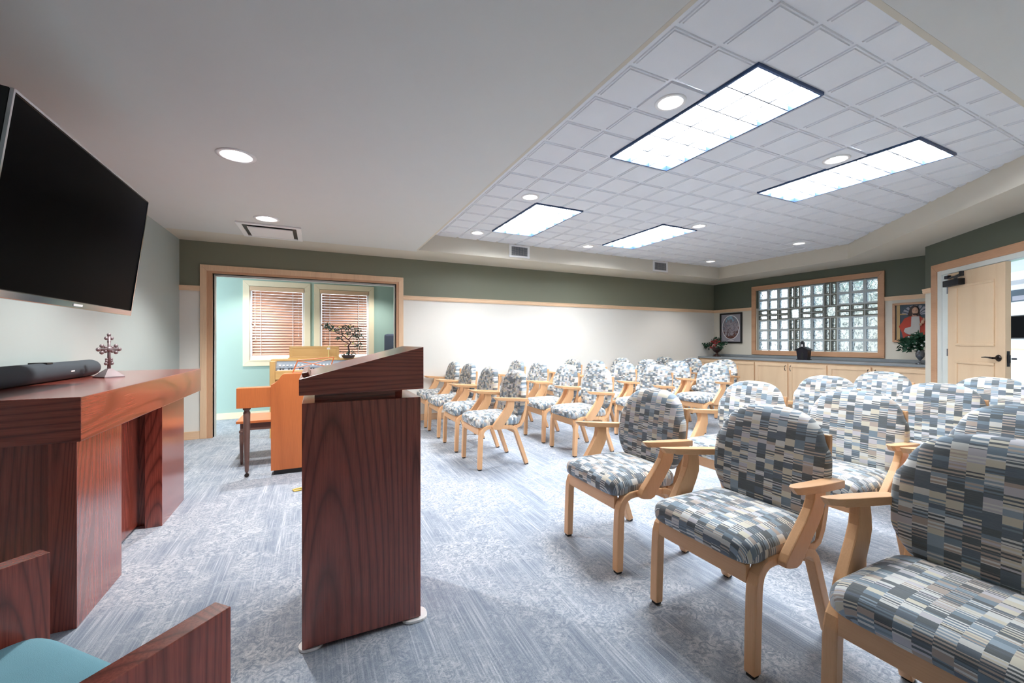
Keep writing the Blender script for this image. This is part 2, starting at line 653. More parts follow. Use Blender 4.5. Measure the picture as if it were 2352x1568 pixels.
# lowered ceiling round the tray
TX0, TX1, TY0, TY1, TXD, TYD = 1.28, 7.39, .80, 5.69, 4.75, 3.44
bm = bmesh.new()
CAN2 = [(-.49, 3.335), (-.46, 4.915)]
q = .16
YS = 5.80
for a in ((XL, -.49 - q, YF, YS), (-.46 + q, TX0, YF, YS), (-.49 - q, -.46 + q, YF, 3.335 - q), (-.49 - q, -.46 + q, 3.335 + q, 4.915 - q), (-.49 - q, -.46 + q, 4.915 + q, YS),
          (TX0, XR, YF, TY0)):
    box(bm, a[0], a[1], a[2], a[3], HC, HC + .06)
SOFF = bm
bm = bmesh.new()
for a in ((XL, TX0, YS, YB), (TX0, XR, TY1, YB), (TX1, XR, TY0, TY1)):
    box(bm, a[0], a[1], a[2], a[3], HC, HC + .06)
poly_prism(bm, [(TXD, TY0), (TX1, TY0), (TX1, TYD)], 'z', HC, HC + .06)
struct('ceiling_border', bm, 'beige')
# tray sides
bm = bmesh.new()
e_ = .003
box(bm, TX0 - .02, TX0 + e_, TY0 - .02, TY1 + .02, HC - .0005, HT + .02)
box(bm, TX0, TX1, TY1 - e_, TY1 + .02, HC - .0005, HT + .02)
box(bm, TX1 - e_, TX1 + .02, TYD, TY1 + .02, HC - .0005, HT + .02)
box(bm, TX0, TXD, TY0 - .02, TY0 + e_, HC - .0005, HT + .02)
poly_prism(bm, [(TXD - e_, TY0 + e_), (TXD + .02, TY0 - .02), (TX1 + .02, TYD), (TX1 - e_, TYD + e_)], 'z', HC - .0005, HT + .02)
struct('trim_1', bm, 'beige')
# acoustic tiles
CR = .078


def plate_with_hole(bm, x0, x1, y0, y1, zt, zb, cx_, cy_, r, n=32, lip=.012):
    """flat plate at zb (edges up to zt) with a round hole"""
    sq, ci = [], []
    for k in range(n):
        a = 2 * PI * (k + .5) / n
        c, s_ = math.cos(a), math.sin(a)
        m = max(abs(c), abs(s_))
        hx, hy = (x1 - x0) / 2 - lip, (y1 - y0) / 2 - lip
        sq.append(((x0 + x1) / 2 + c / m * hx, (y0 + y1) / 2 + s_ / m * hy))
        ci.append((cx_ + r * c, cy_ + r * s_))
    # snap the corners of the square outline
    for sx in (-1, 1):
        for sy in (-1, 1):
            X, Y = (x0 + x1) / 2 + sx * ((x1 - x0) / 2 - lip), (y0 + y1) / 2 + sy * ((y1 - y0) / 2 - lip)
            k = min(range(n), key=lambda q: (sq[q][0] - X) ** 2 + (sq[q][1] - Y) ** 2)
            sq[k] = (X, Y)
    A = [bm.verts.new((p[0], p[1], zb)) for p in sq]
    C = [bm.verts.new((p[0], p[1], zb)) for p in ci]
    D = [bm.verts.new((p[0], p[1], zt)) for p in sq]
    for k in range(n):
        l = (k + 1) % n
        bm.faces.new([A[k], C[k], C[l], A[l]])
        if zt != zb:
            bm.faces.new([A[l], D[l], D[k], A[k]])
    if lip:
        o = [bm.verts.new(p) for p in ((x0, y0, zt), (x1, y0, zt), (x1, y1, zt), (x0, y1, zt))]
        i_ = [bm.verts.new(p) for p in ((x0 + lip, y0 + lip, zt), (x1 - lip, y0 + lip, zt), (x1 - lip, y1 - lip, zt), (x0 + lip, y1 - lip, zt))]
        for k in range(4):
            l = (k + 1) % 4
            bm.faces.new([o[l], o[k], i_[k], i_[l]])


for cx_, cy_ in CAN2:
    plate_with_hole(SOFF, -.49 - q, -.46 + q, cy_ - q, cy_ + q, HC, HC, cx_, cy_, .1, lip=0)
struct('ceiling', SOFF, 'soffit')
G = .31
FIX = [(2.16, 1.42), (2.16, 3.90), (4.02, 1.42), (4.02, 3.90)]
CANS = [(2.005, 1.885), (3.865, 1.885), (2.005, 3.745), (2.005, 5.295), (4.485, 3.745), (3.865, 5.295), (6.655, 3.745), (6.655, 5.295)]
bm = bmesh.new()
gx0, gy0 = 1.54 - G * 2, 1.11 - G * 2
cells = {}
for i in range(0, 23):
    for j in range(0, 18):
        x, y = gx0 + i * G, gy0 + j * G
        cxm, cym = x + G / 2, y + G / 2
        if any(fx < cxm < fx + 2 * G and fy < cym < fy + 4 * G for fx, fy in FIX):
            continue
        can = [c for c in CANS if abs(c[0] - cxm) < .1 and abs(c[1] - cym) < .1]
        if can:
            plate_with_hole(bm, x, x + G, y, y + G, HT + .0122, HT, can[0][0], can[0][1], CR)
            continue
        bm.faces.new([bm.verts.new(p) for p in ((x, y, HT + .0125), (x, y + G, HT + .0125), (x + G, y + G, HT + .0125), (x + G, y, HT + .0125))])
        g = .011
        a, b, c, d = x + g, x + G - g, y + g, y + G - g
        s = .012
        top = HT + .012
        o = [bm.verts.new(p) for p in ((a, c, top), (b, c, top), (b, d, top), (a, d, top))]
        m1 = [bm.verts.new(p) for p in ((a + s * .3, c + s * .3, HT + .006), (b - s * .3, c + s * .3, HT + .006), (b - s * .3, d - s * .3, HT + .006), (a + s * .3, d - s * .3, HT + .006))]
        m2 = [bm.verts.new(p) for p in ((a + s, c + s, HT + .006), (b - s, c + s, HT + .006), (b - s, d - s, HT + .006), (a + s, d - s, HT + .006))]
        q = [bm.verts.new(p) for p in ((a + s * 1.2, c + s * 1.2, HT), (b - s * 1.2, c + s * 1.2, HT), (b - s * 1.2, d - s * 1.2, HT), (a + s * 1.2, d - s * 1.2, HT))]
        bm.faces.new(q[::-1])
        for A, Bq in ((o, m1), (m1, m2), (m2, q)):
            for k in range(4):
                l = (k + 1) % 4
                bm.faces.new([A[l], A[k], Bq[k], Bq[l]])
xs = gx0, gx0 + 23 * G
ys = gy0, gy0 + 18 * G
box(bm, xs[0] - .3, xs[1] + .5, ys[0] - .3, ys[1] + .3, HT + .10, HT + .14)
struct('ceiling_tiles', bm, 'tile')

# alcove behind the opening
bm = bmesh.new()
WIN = [(-1.056, -.085), (-.031, .951)]
ring_wall(bm, -2.6, 2.6, ALC, ALC + .14, 0, 2.7, [(WIN[0][0] + .09, WIN[0][1] - .09, .93, 2.125), (WIN[1][0] + .09, WIN[1][1] - .09, .93, 2.125)], 'x')
struct('wall_alcove_back', bm, 'mint')
struct('wall_alcove_left', B(-2.72, -2.6, YB + .12, ALC + .14, 0, 2.7), 'mint')
struct('wall_alcove_right', B(2.6, 2.72, YB + .12, ALC + .14, 0, 2.7), 'mint')
struct('ceiling_alcove', B(-2.72, 2.72, YB + .12, ALC + .14, 2.5, 2.6), 'soffit')
struct('baseboard_alcove', B(-2.6, 2.6, ALC - .015, ALC, 0, .10, bev=.004), 'trimpale_x')

# casing of the alcove opening
bm = bmesh.new()
frame_rect(bm, 'x', YB, -.02, -1.32, 1.205, 0, 2.205, .07, bottom=False, wz=.075)
struct('trim_2', bm, 'casing_z')
bm = bmesh.new()
for x0, x1 in ((-1.25, -1.225), (1.11, 1.135)):
    pass
box(bm, -1.25, -1.19, YB - .012, YB + .075, 0, 2.13)
box(bm, 1.10, 1.135, YB - .012, YB + .075, 0, 2.13)
box(bm, -1.19, 1.10, YB - .012, YB + .075, 2.10, 2.13)
struct('trim_3', bm, 'frame_z')
bm = bmesh.new()
box(bm, -1.2, -1.175, YB + .075, YB + .14, 0, 2.10)
box(bm, 1.085, 1.11, YB + .075, YB + .14, 0, 2.10)
box(bm, -1.175, 1.085, YB + .075, YB + .14, 2.075, 2.10)
struct('trim_4', bm, 'jamb')


def rail(bm, axis, a0, a1, face, out, z0=1.868, z1=1.932):
    d = .022 * out
    prof = [(0, z0 + .012), (d * .7, z0), (d, z0 + .02), (d, z1 - .018), (d * 1.25, z1 - .012), (d * 1.25, z1), (0, z1)]
    pts = [(face + p[0], p[1]) for p in prof]
    if axis == 'x':
        poly_prism(bm, pts, 'x', a0, a1)
    else:
        poly_prism(bm, pts, 'y', a0, a1)


bm = bmesh.new()
rail(bm, 'x', XL, -1.32, YB, -1)
rail(bm, 'x', 1.205, XR, YB, -1)
struct('trim_5', bm, 'casing_x')
bm = bmesh.new()
rail(bm, 'y', 5.466, YB - .027, XR, -1)
rail(bm, 'y', 2.56, 3.284, XR, -1)
struct('trim_6', bm, 'casing_y')
bm = bmesh.new()
rail(bm, 'x', -.02, .16, 0, -1)
on_diag(struct('trim_7', bm, 'casing_x'))
bm = bmesh.new()
box(bm, XL, -1.32, YB - .014, YB, 0, .10, bev=.004)
box(bm, 1.205, XR - .5, YB - .014, YB, 0, .10, bev=.004)
struct('baseboard_back', bm, 'casing_x')
struct('baseboard_left', B(XL, XL + .014, YF, YB - .014, 0, .10, bev=.004), 'casing_y')
bm = B(0, .16, -.014, 0, 0, .10, bev=.004)
on_diag(struct('baseboard_corner', bm, 'casing_x'))


# ---------------------------------------------------------------- alcove windows with blinds
def alcove_window(idx, x0, x1, tilt0):
    bm = bmesh.new()
    frame_rect(bm, 'x', ALC, -.022, x0, x1, .832, 2.216, .09, wz=.088)
    root = struct('window_%d' % idx, bm, 'trimpale_z')
    a, b = x0 + .09, x1 - .09
    bm = bmesh.new()
    for r in ((a, a + .03, .93, 2.125), (b - .03, b, .93, 2.125)):
        box(bm, r[0], r[1], ALC, ALC + .12, r[2], r[3])
    box(bm, a + .03, b - .03, ALC, ALC + .12, .93, .965)
    box(bm, a + .03, b - .03, ALC, ALC + .12, 2.095, 2.125)
    box(bm, a + .03, b - .03, ALC + .09, ALC + .115, 1.5, 1.54)
    struct('window_frame', bm, 'white', root)
    struct('window_pane', B(a + .02, b - .02, ALC + .10, ALC + .104, .95, 2.1), 'pane', root)
    # blind
    t = thing('window_blind', 'wooden slatted blind over the %s window of the alcove' % ('left' if idx == 1 else 'right'), 'blind', (0, 0, 0), group=None)
    obj('head_rail', B(a + .005, b - .005, ALC - .03, ALC + .045, 2.055, 2.122, bev=.006), 'casing_x', t)
    bm = bmesh.new()
    n = 23
    for i in range(n):
        z = 2.03 - i * (2.03 - 1.035) / (n - 1)
        mt = Matrix.Translation((0, ALC + .03, z)) @ Matrix.Rotation(R(61), 4, 'X')
        box(bm, a + .034, b - .034, -.025, .025, -.0015, .0015, mtx=mt)
    obj('slats', bm, 'slat', t)
    obj('bottom_rail', B(a + .034, b - .034, ALC + .012, ALC + .048, 1.0, 1.018, bev=.004), 'slat', t)
    for k in (.2, .78):
        x = a + (b - a) * k
        bm = bmesh.new()
        for dy in (.003, .057):
            box(bm, x - .004, x + .004, ALC + dy - .001, ALC + dy + .001, 1.0, 2.06)
        obj('ladder_tape', bm, 'white', t)
    for k, z in ((.05, 1.52), (.93, 1.35), (.07, 1.30)):
        x = a + .034 + (b - a - .07) * k
        bm = bmesh.new()
        tube(bm, [(x, ALC - .004, 2.06), (x, ALC - .004, z)], .0015, 5)
        lathe(bm, [(.003, 0), (.008, -.01), (.009, -.03), (.004, -.035)], 10, (x, ALC - .004, z))
        obj('pull_cord', bm, 'white', t)
    # sill
    struct('window_sill', B(a - .0, b + .0, ALC - .03, ALC + .02, .915, .932, bev=.004), 'trimpale_x', root)


M['slat'] = wood('red cedar slat', srgb(232, 180, 154), srgb(196, 134, 108), 'x', freq=6, lines=.3, pores=.25, rough=.35)
alcove_window(1, WIN[0][0], WIN[0][1], 0)
alcove_window(2, WIN[1][0], WIN[1][1], 0)

# ---------------------------------------------------------------- glass block window
WY0, WY1, WZ0, WZ1 = 3.284, 5.466, .965, 2.35
bm = bmesh.new()
frame_rect(bm, 'y', XR, -.03, WY0, WY1, WZ0, WZ1, .086)
gw = struct('window_3', bm, 'frame_y')
BY0, BY1, BZ0, BZ1 = 3.37, 5.366, 1.05, 2.262
fw = (BY1 - BY0) / 10.0
colw = [1, 1, 1, .5, .5, 1, 1, .5, .5, 1, 1, 1]
fz = (BZ1 - BZ0) / 6.0
roww = [1, 1, .5, .5, 1, 1, 1]
bm = bmesh.new()
bmd = bmesh.new()
mort = bmesh.new()


def glass_cell(ya, yb, za, zb, dark):
    g = .007
    ya += g; yb -= g; za += g; zb -= g
    d = bmd if dark else bm
    x0, x1 = XR + .04, XR + .11
    e = .016
    # frosted rim
    mi = 1
    for q in ((ya, yb, za, za + e), (ya, yb, zb - e, zb), (ya, ya + e, za + e, zb - e), (yb - e, yb, za + e, zb - e)):
        box(d, x0, x1, q[0], q[1], q[2], q[3], mi=1)
    box(d, x0 + .006, x0 + .022, ya + e, yb - e, za + e, zb - e, mi=0)


y = BY1
ci = 0
ys_ = []
for w in colw:
    ys_.append((y - w * fw, y, w)); y -= w * fw
z = BZ1
zs_ = []
for w in roww:
    zs_.append((z - w * fz, z, w)); z -= w * fz
i = 0
while i < len(ys_):
    j = 0
    while j < len(zs_):
        if ys_[i][2] < 1 and zs_[j][2] < 1:
            if i in (3, 7) and j == 2:
                glass_cell(ys_[i + 1][0], ys_[i][1], zs_[j + 1][0], zs_[j][1], True)
        else:
            glass_cell(ys_[i][0], ys_[i][1], zs_[j][0], zs_[j][1], ys_[i][2] < 1 or zs_[j][2] < 1)
        j += 1
    i += 1
struct('glass_blocks', bm, ['gblock', 'gside'], gw)
struct('narrow_glass_blocks', bmd, ['gblock', 'gsidedark'], gw)
for k, (a, b, _) in enumerate(ys_):
    if k:
        if k in (4, 8):
            box(mort, XR + .045, XR + .10, b - .007, b + .007, BZ0, zs_[3][0])
            box(mort, XR + .045, XR + .10, b - .007, b + .007, zs_[2][1], BZ1)
        else:
            box(mort, XR + .045, XR + .10, b - .007, b + .007, BZ0, BZ1)
for k, (a, b, _) in enumerate(zs_):
    if k:
        if k == 3:
            for p, q in ((0, 3), (5, 7), (9, 12)):
                box(mort, XR + .046, XR + .099, ys_[q - 1][0], ys_[p][1], b - .007, b + .007)
        else:
            box(mort, XR + .046, XR + .099, BY0, BY1, b - .007, b + .007)
struct('mortar', mort, 'plaster', gw)

# ---------------------------------------------------------------- doorway in the angled wall, hall beyond
bm = bmesh.new()
frame_rect(bm, 'x', 0, -.022, .16, 2.45, 0, 2.215, .115, bottom=False, wz=.095)
on_diag(struct('trim_8', bm, 'frame_x'))
bm = bmesh.new()
box(bm, .275, .345, -.012, .05, 0, 2.12)
box(bm, .345, .445, .006, .07, 0, 2.12)
box(bm, .29, 2.3, -.008, .05, 2.066, 2.12)
box(bm, 2.24, 2.335, -.008, .05, 0, 2.066)
on_diag(struct('trim_9', bm, 'jamb'))
# the closed leaf
bm = bmesh.new()
t0, t1, dz = .45, 1.335, 2.06
box(bm, t0, t1, .0, .045, .008, dz, bev=.002)
door = on_diag(struct('door_1', bm, 'maple_z'))
for (a, b, c, d) in ((.60, 1.20, 1.18, 1.90), (.60, 1.20, .25, 1.00)):
    bm = bmesh.new()
    w = .03
    for q in ((a, b, c, c + w), (a, b, d - w, d), (a, a + w, c + w, d - w), (b - w, b, c + w, d - w)):
        box(bm, q[0], q[1], -.012, .001, q[2], q[3], bev=.005)
    obj('panel_moulding', bm, 'maple_z', door)
bm = bmesh.new()
lathe(bm, [(0, 0), (.033, 0), (.036, -.006), (.03, -.014), (.012, -.016), (.011, -.05), (0, -.05)], 24, (1.255, 0, 1.055), 'y')
tube(bm, [(1.255, -.05, 1.055), (1.22, -.056, 1.058), (1.15, -.05, 1.060), (1.09, -.046, 1.058)], [.011, .010, .008, .005], 10)
obj('lever_handle', bm, 'bronze', door)
bm = bmesh.new()
box(bm, t1 - .002, t1 + .003, .012, .034, .97, 1.13)
box(bm, t1 + .002, t1 + .022, .016, .030, 1.01, 1.09, bev=.002)
tube(bm, [(t1 + .01, .045, 1.05), (t1 + .01, .08, 1.05)], .009)
obj('latch', bm, 'closer', door)
bm = bmesh.new()
box(bm, .47, .75, -.062, -.0, 1.90, 1.975, bev=.004)
obj('door_closer_body', bm, 'closer', door)
bm = bmesh.new()
path_prism(bm, [(.66, -.03), (.74, -.09), (.95, -.14)], .02, 'z', 1.976, 1.99)
path_prism(bm, [(.95, -.14), (.70, -.06), (.48, -.02)], .018, 'z', 2.0, 2.012)
box(bm, .46, .52, -.04, -.008, 2.0, 2.04)
box(bm, .935, .965, -.155, -.125, 1.976, 2.03)
obj('door_closer_arm', bm, 'closer', door)
for zz in (.25, 1.05, 1.82):
    bm = bmesh.new()
    lathe(bm, [(0, zz), (.007, zz), (.007, zz + .09), (0, zz + .09)], 10, (.448, -.004, 0))
    obj('hinge', bm, 'steel', door)

# hall: wall parallel to the angled wall, ceiling and fittings
HY = 3.0
on_diag(struct('wall_hall', B(-6.5, 7, HY, HY + .1, 0, 2.85), 'white'))
on_diag(struct('ceiling_hall', B(-6.5, 7, .12, HY, 2.75, 2.85), 'mint'))
on_diag(struct('wall_hall_left', B(-6.6, -6.5, .12, HY + .1, 0, 2.85), 'cream'))
on_diag(struct('wall_hall_right', B(7, 7.1, .12, HY + .1, 0, 2.85), 'cream'))
o = on_diag(struct('trim_10', B(-6.4, 6, HY - .5, HY, 2.30, 2.44), 'white'))
on_diag(struct('trim_11', B(-6.4, 6, HY - .03, HY, 1.07, 1.10, bev=.004), 'casing_x'))
t = thing('ceiling_light', 'long bright white light panel on the hall ceiling beyond the door', 'light', DO, DR)
obj('housing', B(-5.5, 3, HY - 1.3, HY - .9, 2.70, 2.75), 'white', t)
obj('diffuser', B(-5.48, 2.98, HY - 1.28, HY - .92, 2.688, 2.70), 'halllamp', t)
t = thing('wall_monitor', 'black switched-off screen on the hall wall beyond the open doorway', 'tv', DO, DR)
obj('casing', B(-4.6, -2.5, HY - .06, HY - .002, 1.28, 1.72, bev=.006), 'black', t)
obj('screen', B(-4.58, -2.52, HY - .064, HY - .06, 1.30, 1.70), 'screen', t)
t = thing('pinned_print', 'dark print with a grey and white picture on the hall wall above the screen', 'picture', DO, DR)
obj('board', B(-3.75, -2.5, HY - .03, HY - .002, 1.98, 2.20, bev=.003), 'slate', t)
obj('print_sheet', B(-3.45, -2.8, HY - .034, HY - .03, 2.0, 2.085), 'matboard', t)
t = thing('lounge_chair', 'brown upholstered lounge chair in the hall beyond the door', 'chair', (0, 0, 0), 0)
t.location = DO + Matrix.Rotation(DR, 3, 'Z') @ Vector((-.12, 1.25, 0))
t.rotation_euler = (0, 0, DR + R(60))
bm = B(-.32, .32, -.3, .3, .28, .46, bev=.05)
obj('seat', bm, 'brownfabric', t, True)
bm = bmesh.new()
path_prism(bm, [(.26, .42), (.33, .65), (.40, .90)], [.12, .11, .07], 'y', -.32, .32, bev=.02)
obj('backrest', bm, 'brownfabric', t)
for s in (-1, 1):
    obj('armrest', B(-.3, .3, s * .33 - .04, s * .33 + .04, .3, .62, bev=.02), 'brownfabric', t)
for sx in (-1, 1):
    for sy in (-1, 1):
        obj('leg', B(sx * .26 - .02, sx * .26 + .02, sy * .26 - .02, sy * .26 + .02, 0, .285), 'dim_z', t)


# ---------------------------------------------------------------- ceiling lights
def troffer(x, y, label):
    t = thing('fluorescent_light', label, 'light', (x, y, HT), 0, 'fluorescent panels in the tiled ceiling')
    w, l = 2 * G, 4 * G
    bm = bmesh.new()
    for q in ((0, .014, 0, l), (w - .014, w, 0, l), (.014, w - .014, 0, .014), (.014, w - .014, l - .014, l)):
        box(bm, q[0], q[1], q[2], q[3], -.006, .06)
    obj('trim_frame', bm, 'trofframe', t)
    obj('diffuser', B(.014, w - .014, .014, l - .014, .040, .05), 'lamp', t)
    bm = bmesh.new()
    for i in range(1, 3):
        xx = w * i / 3
        box(bm, xx - .004, xx + .004, .014, l - .014, .0, .03)
    for j in range(1, 6):
        yy = l * j / 6
        box(bm, .014, w - .014, yy - .004, yy + .004, .0, .03)
    obj('louver', bm, 'louver', t)


M['canwhite'] = plain('silvered reflector', srgb(205, 208, 214), .25, .5)
M['trofframe'] = plain('steel frame with painted blue reflection', srgb(70, 92, 130), .3, .6)  # the metal's blue reflection is put into its base colour
M['louver'] = plain('louver blade', srgb(120, 126, 136), .4, .2)
for (x, y), lab in zip(FIX, ('large white louvred ceiling light panel nearest the camera, left column', 'smaller-looking white ceiling light panel at the far left, above the left air grille',
                             'long white ceiling light panel on the right, nearer the door', 'far white ceiling light panel between the two air grilles')):
    troffer(x, y, lab)


def downlight(x, y, z, r, label, watts):
    t = thing('downlight', label, 'light', (x, y, z), 0, 'round recessed downlights')
    bm = bmesh.new()
    lathe(bm, [(r * 1.25, 0), (r * 1.25, -.004), (r * 1.0, -.007), (r * .97, .0)], 32, cap=False)
    obj('trim_ring', bm, 'white', t, True)
    bm = bmesh.new()
    lathe(bm, [(r * 1.03, -.002), (r * .90, .018), (r * .62, .034)], 32, cap=False)
    obj('reflector', bm, 'canwhite', t, True)
    bm = bmesh.new()
    lathe(bm, [(r * .62, .034), (r * .56, .022), (r * .34, .015), (0, .013)], 24)
    obj('bulb', bm, 'bulb', t, True)
    ld = bpy.data.lights.new('downlight_lamp', 'SPOT')
    ld.energy = watts
    ld.spot_size = R(115)
    ld.spot_blend = .6
    ld.shadow_soft_size = .05
    ld.color = (1, .975, .94)
    lo = bpy.data.objects.new('downlight_lamp', ld)
    COL.objects.link(lo)
    lo.parent = t
    lo.location = (0, 0, -.012)


# holes are not needed: the fittings hang just below the tiles
DL = ['downlight beside the big louvred panel, nearest the camera in the tray', 'downlight above the long right-hand light panel', 'downlight at the head of the far left light panel',
      'downlight over the left end of the far soffit', 'downlight at the corner of the far right light panel', 'small downlight between the two ceiling vents, by the far soffit',
      'lone downlight on the right of the tiled ceiling before the glass block wall', 'farthest downlight, in the corner above the urn of flowers']
for (x, y), lab in zip(CANS, DL):
    downlight(x, y, HT - .001 - .0, .075, lab, CAN_W)
downlight(-.49, 3.335, HC, .095, 'large bright downlight in the plain ceiling near the television', CAN_W * 3.2)
downlight(-.46, 4.915, HC, .095, 'downlight in the plain ceiling just before the square air diffuser', CAN_W * 2.8)

for x in (-.9, .9):  # unseen pair of lamps, added to brighten the alcove
    downlight(x, 7.1, HC - .001, .075, 'added unseen downlight in the alcove ceiling, %s window' % ('by the left' if x < 0 else 'by the right'), CAN_W * 1.7)

# vents
for x0, x1, lab in ((2.674, 3.03, 'left white-framed air grille on the soffit face'), (5.604, 5.974, 'right white-framed air grille on the soffit face')):
    t = thing('air_vent', lab, 'vent', (x0, TY1, 2.53), 0, 'air grilles on the soffit face')
    w, h = x1 - x0, .195
    bm = bmesh.new()
    for q in ((0, w, 0, .03), (0, w, h - .03, h), (0, .04, .03, h - .03), (w - .04, w, .03, h - .03)):
        box(bm, q[0], q[1], -.012, -.0005, q[2], q[3], bev=.002)
    obj('vent_frame', bm, 'white', t)
    obj('vent_back', B(.04, w - .04, -.003, -.0006, .03, h - .03), 'black', t)
    bm = bmesh.new()
    for k in range(9):
        zc = .035 + k * (h - .07) / 8
        box(bm, .04, w - .04, -.011, -.003, zc - .0028, zc + .0028)
    for k in range(1, 10):
        xc = .04 + (w - .08) * k / 10
        box(bm, xc - .002, xc + .002, -.010, -.004, .03, h - .03)
    obj('louvres', bm, 'louver', t)
t = thing('air_diffuser', 'square white air diffuser with a dark slot in the plain ceiling', 'vent', (-.46, 5.46, HC))
bm = bmesh.new()
for q in ((-.31, .31, -.32, -.27), (-.31, .31, .27, .32), (-.31, -.26, -.27, .27), (.26, .31, -.27, .27)):
    box(bm, q[0], q[1], q[2], q[3], -.016, -.0005, bev=.004)
obj('diffuser_frame', bm, 'white', t)
obj('slot', B(-.26, .26, -.27, .27, -.0035, -.0008), 'black', t)
obj('deflector', B(-.22, .22, -.20, .23, -.022, -.010, bev=.005), 'white', t)


# ---------------------------------------------------------------- chairs
def superseat(A, Bh, T, x0, z0, e1=.38, e2=.55, nu=40, nv=14):
    """pillow: superellipsoid with UVs that run over the top and down the sides"""
    bm = bmesh.new()
    uvl = bm.loops.layers.uv.new('UVMap')
    sg = lambda c, e: math.copysign(abs(c) ** e, c)
    rows = []
    uvd = {}
    for j in range(nv + 1):
        ph = -PI / 2 + PI * j / nv
        row = []
        for i in range(nu):
            th = 2 * PI * i / nu
            cx_, sx_ = sg(math.cos(th), e1), sg(math.sin(th), e1)
            cr = sg(math.cos(ph), e2)
            z = sg(math.sin(ph), .8 if ph > 0 else .5)
            x, y = A * cx_ * cr, Bh * sx_ * cr
            zz = z * (T if z > 0 else T * .75)
            # slight crown and front droop
            v = bm.verts.new((x0 + x, y, z0 + zz))
            d = T - zz
            l = math.hypot(cx_, sx_) or 1
            wx = (abs(cx_) ** 6) / ((abs(cx_) ** 6 + abs(sx_) ** 6) or 1)
            uvd[v] = (y + math.copysign(d * (1 - wx), y) * (0 if abs(sx_) < .3 else 1), x + math.copysign(d * wx, x) * (0 if abs(cx_) < .3 else 1))
            row.append(v)
            if j in (0, nv):
                break
        rows.append(row)
    fs = []
    for a, b in zip(rows, rows[1:]):
        for i in range(nu):
            k = (i + 1) % nu
            vs = [a[i % len(a)], a[k % len(a)], b[k % len(b)], b[i % len(b)]]
            u = []
            for v in vs:
                if v not in u:
                    u.append(v)
            if len(u) >= 3:
                fs.append(bm.faces.new(u))
    bmesh.ops.recalc_face_normals(bm, faces=fs)
    for f in fs:
        for l in f.loops:
            l[uvl].uv = uvd[l.vert]
    return bm


BACK = [(.476, .185, .45), (.482, .203, .75), (.497, .217, .95), (.515, .229, 1), (.54, .244, 1), (.565, .256, 1), (.59, .263, 1), (.65, .265, 1), (.70, .265, 1), (.745, .262, 1), (.772, .255, 1), (.790, .243, 1),
        (.808, .233, 1), (.84, .222, 1), (.87, .204, .98), (.895, .180, .92), (.914, .150, .82), (.928, .115, .66), (.938, .065, .45)]


def back_cushion():
    bm = bmesh.new()
    uvl = bm.loops.layers.uv.new('UVMap')
    nu = 40
    rings = []
    uvd = {}
    for z, w, k in BACK:
        ring = []
        xc = .480 + (z - .48) * .13
        for i in range(nu):
            th = 2 * PI * i / nu
            c, s = math.cos(th), math.sin(th)
            y = math.copysign(abs(s) ** .55, s) * w * .98
            th_ = .047 * k * (.88 + .12 * (1 - (y / .27) ** 2))
            x = math.copysign(abs(c) ** .55, c) * th_
            belly = -.012 * math.sin(PI * min(1, max(0, (z - .47) / .47))) if x < 0 else 0
            v = bm.verts.new((xc + x + belly - .022 * (y / .26) ** 2, y, .474 + (z - .474) * .972))
            uvd[v] = (y + math.copysign(abs(x + th_) * .3, y), z)
            ring.append(v)
        rings.append(ring)
    fs = []
    for a, b in zip(rings, rings[1:]):
        for i in range(nu):
            j = (i + 1) % nu
            fs.append(bm.faces.new([a[i], a[j], b[j], b[i]]))
    for ring in (rings[0], rings[-1]):
        fs.append(bm.faces.new(ring))
    bmesh.ops.recalc_face_normals(bm, faces=fs)
    for f in fs:
        for l in f.loops:
            l[uvl].uv = uvd[l.vert]
    return bm


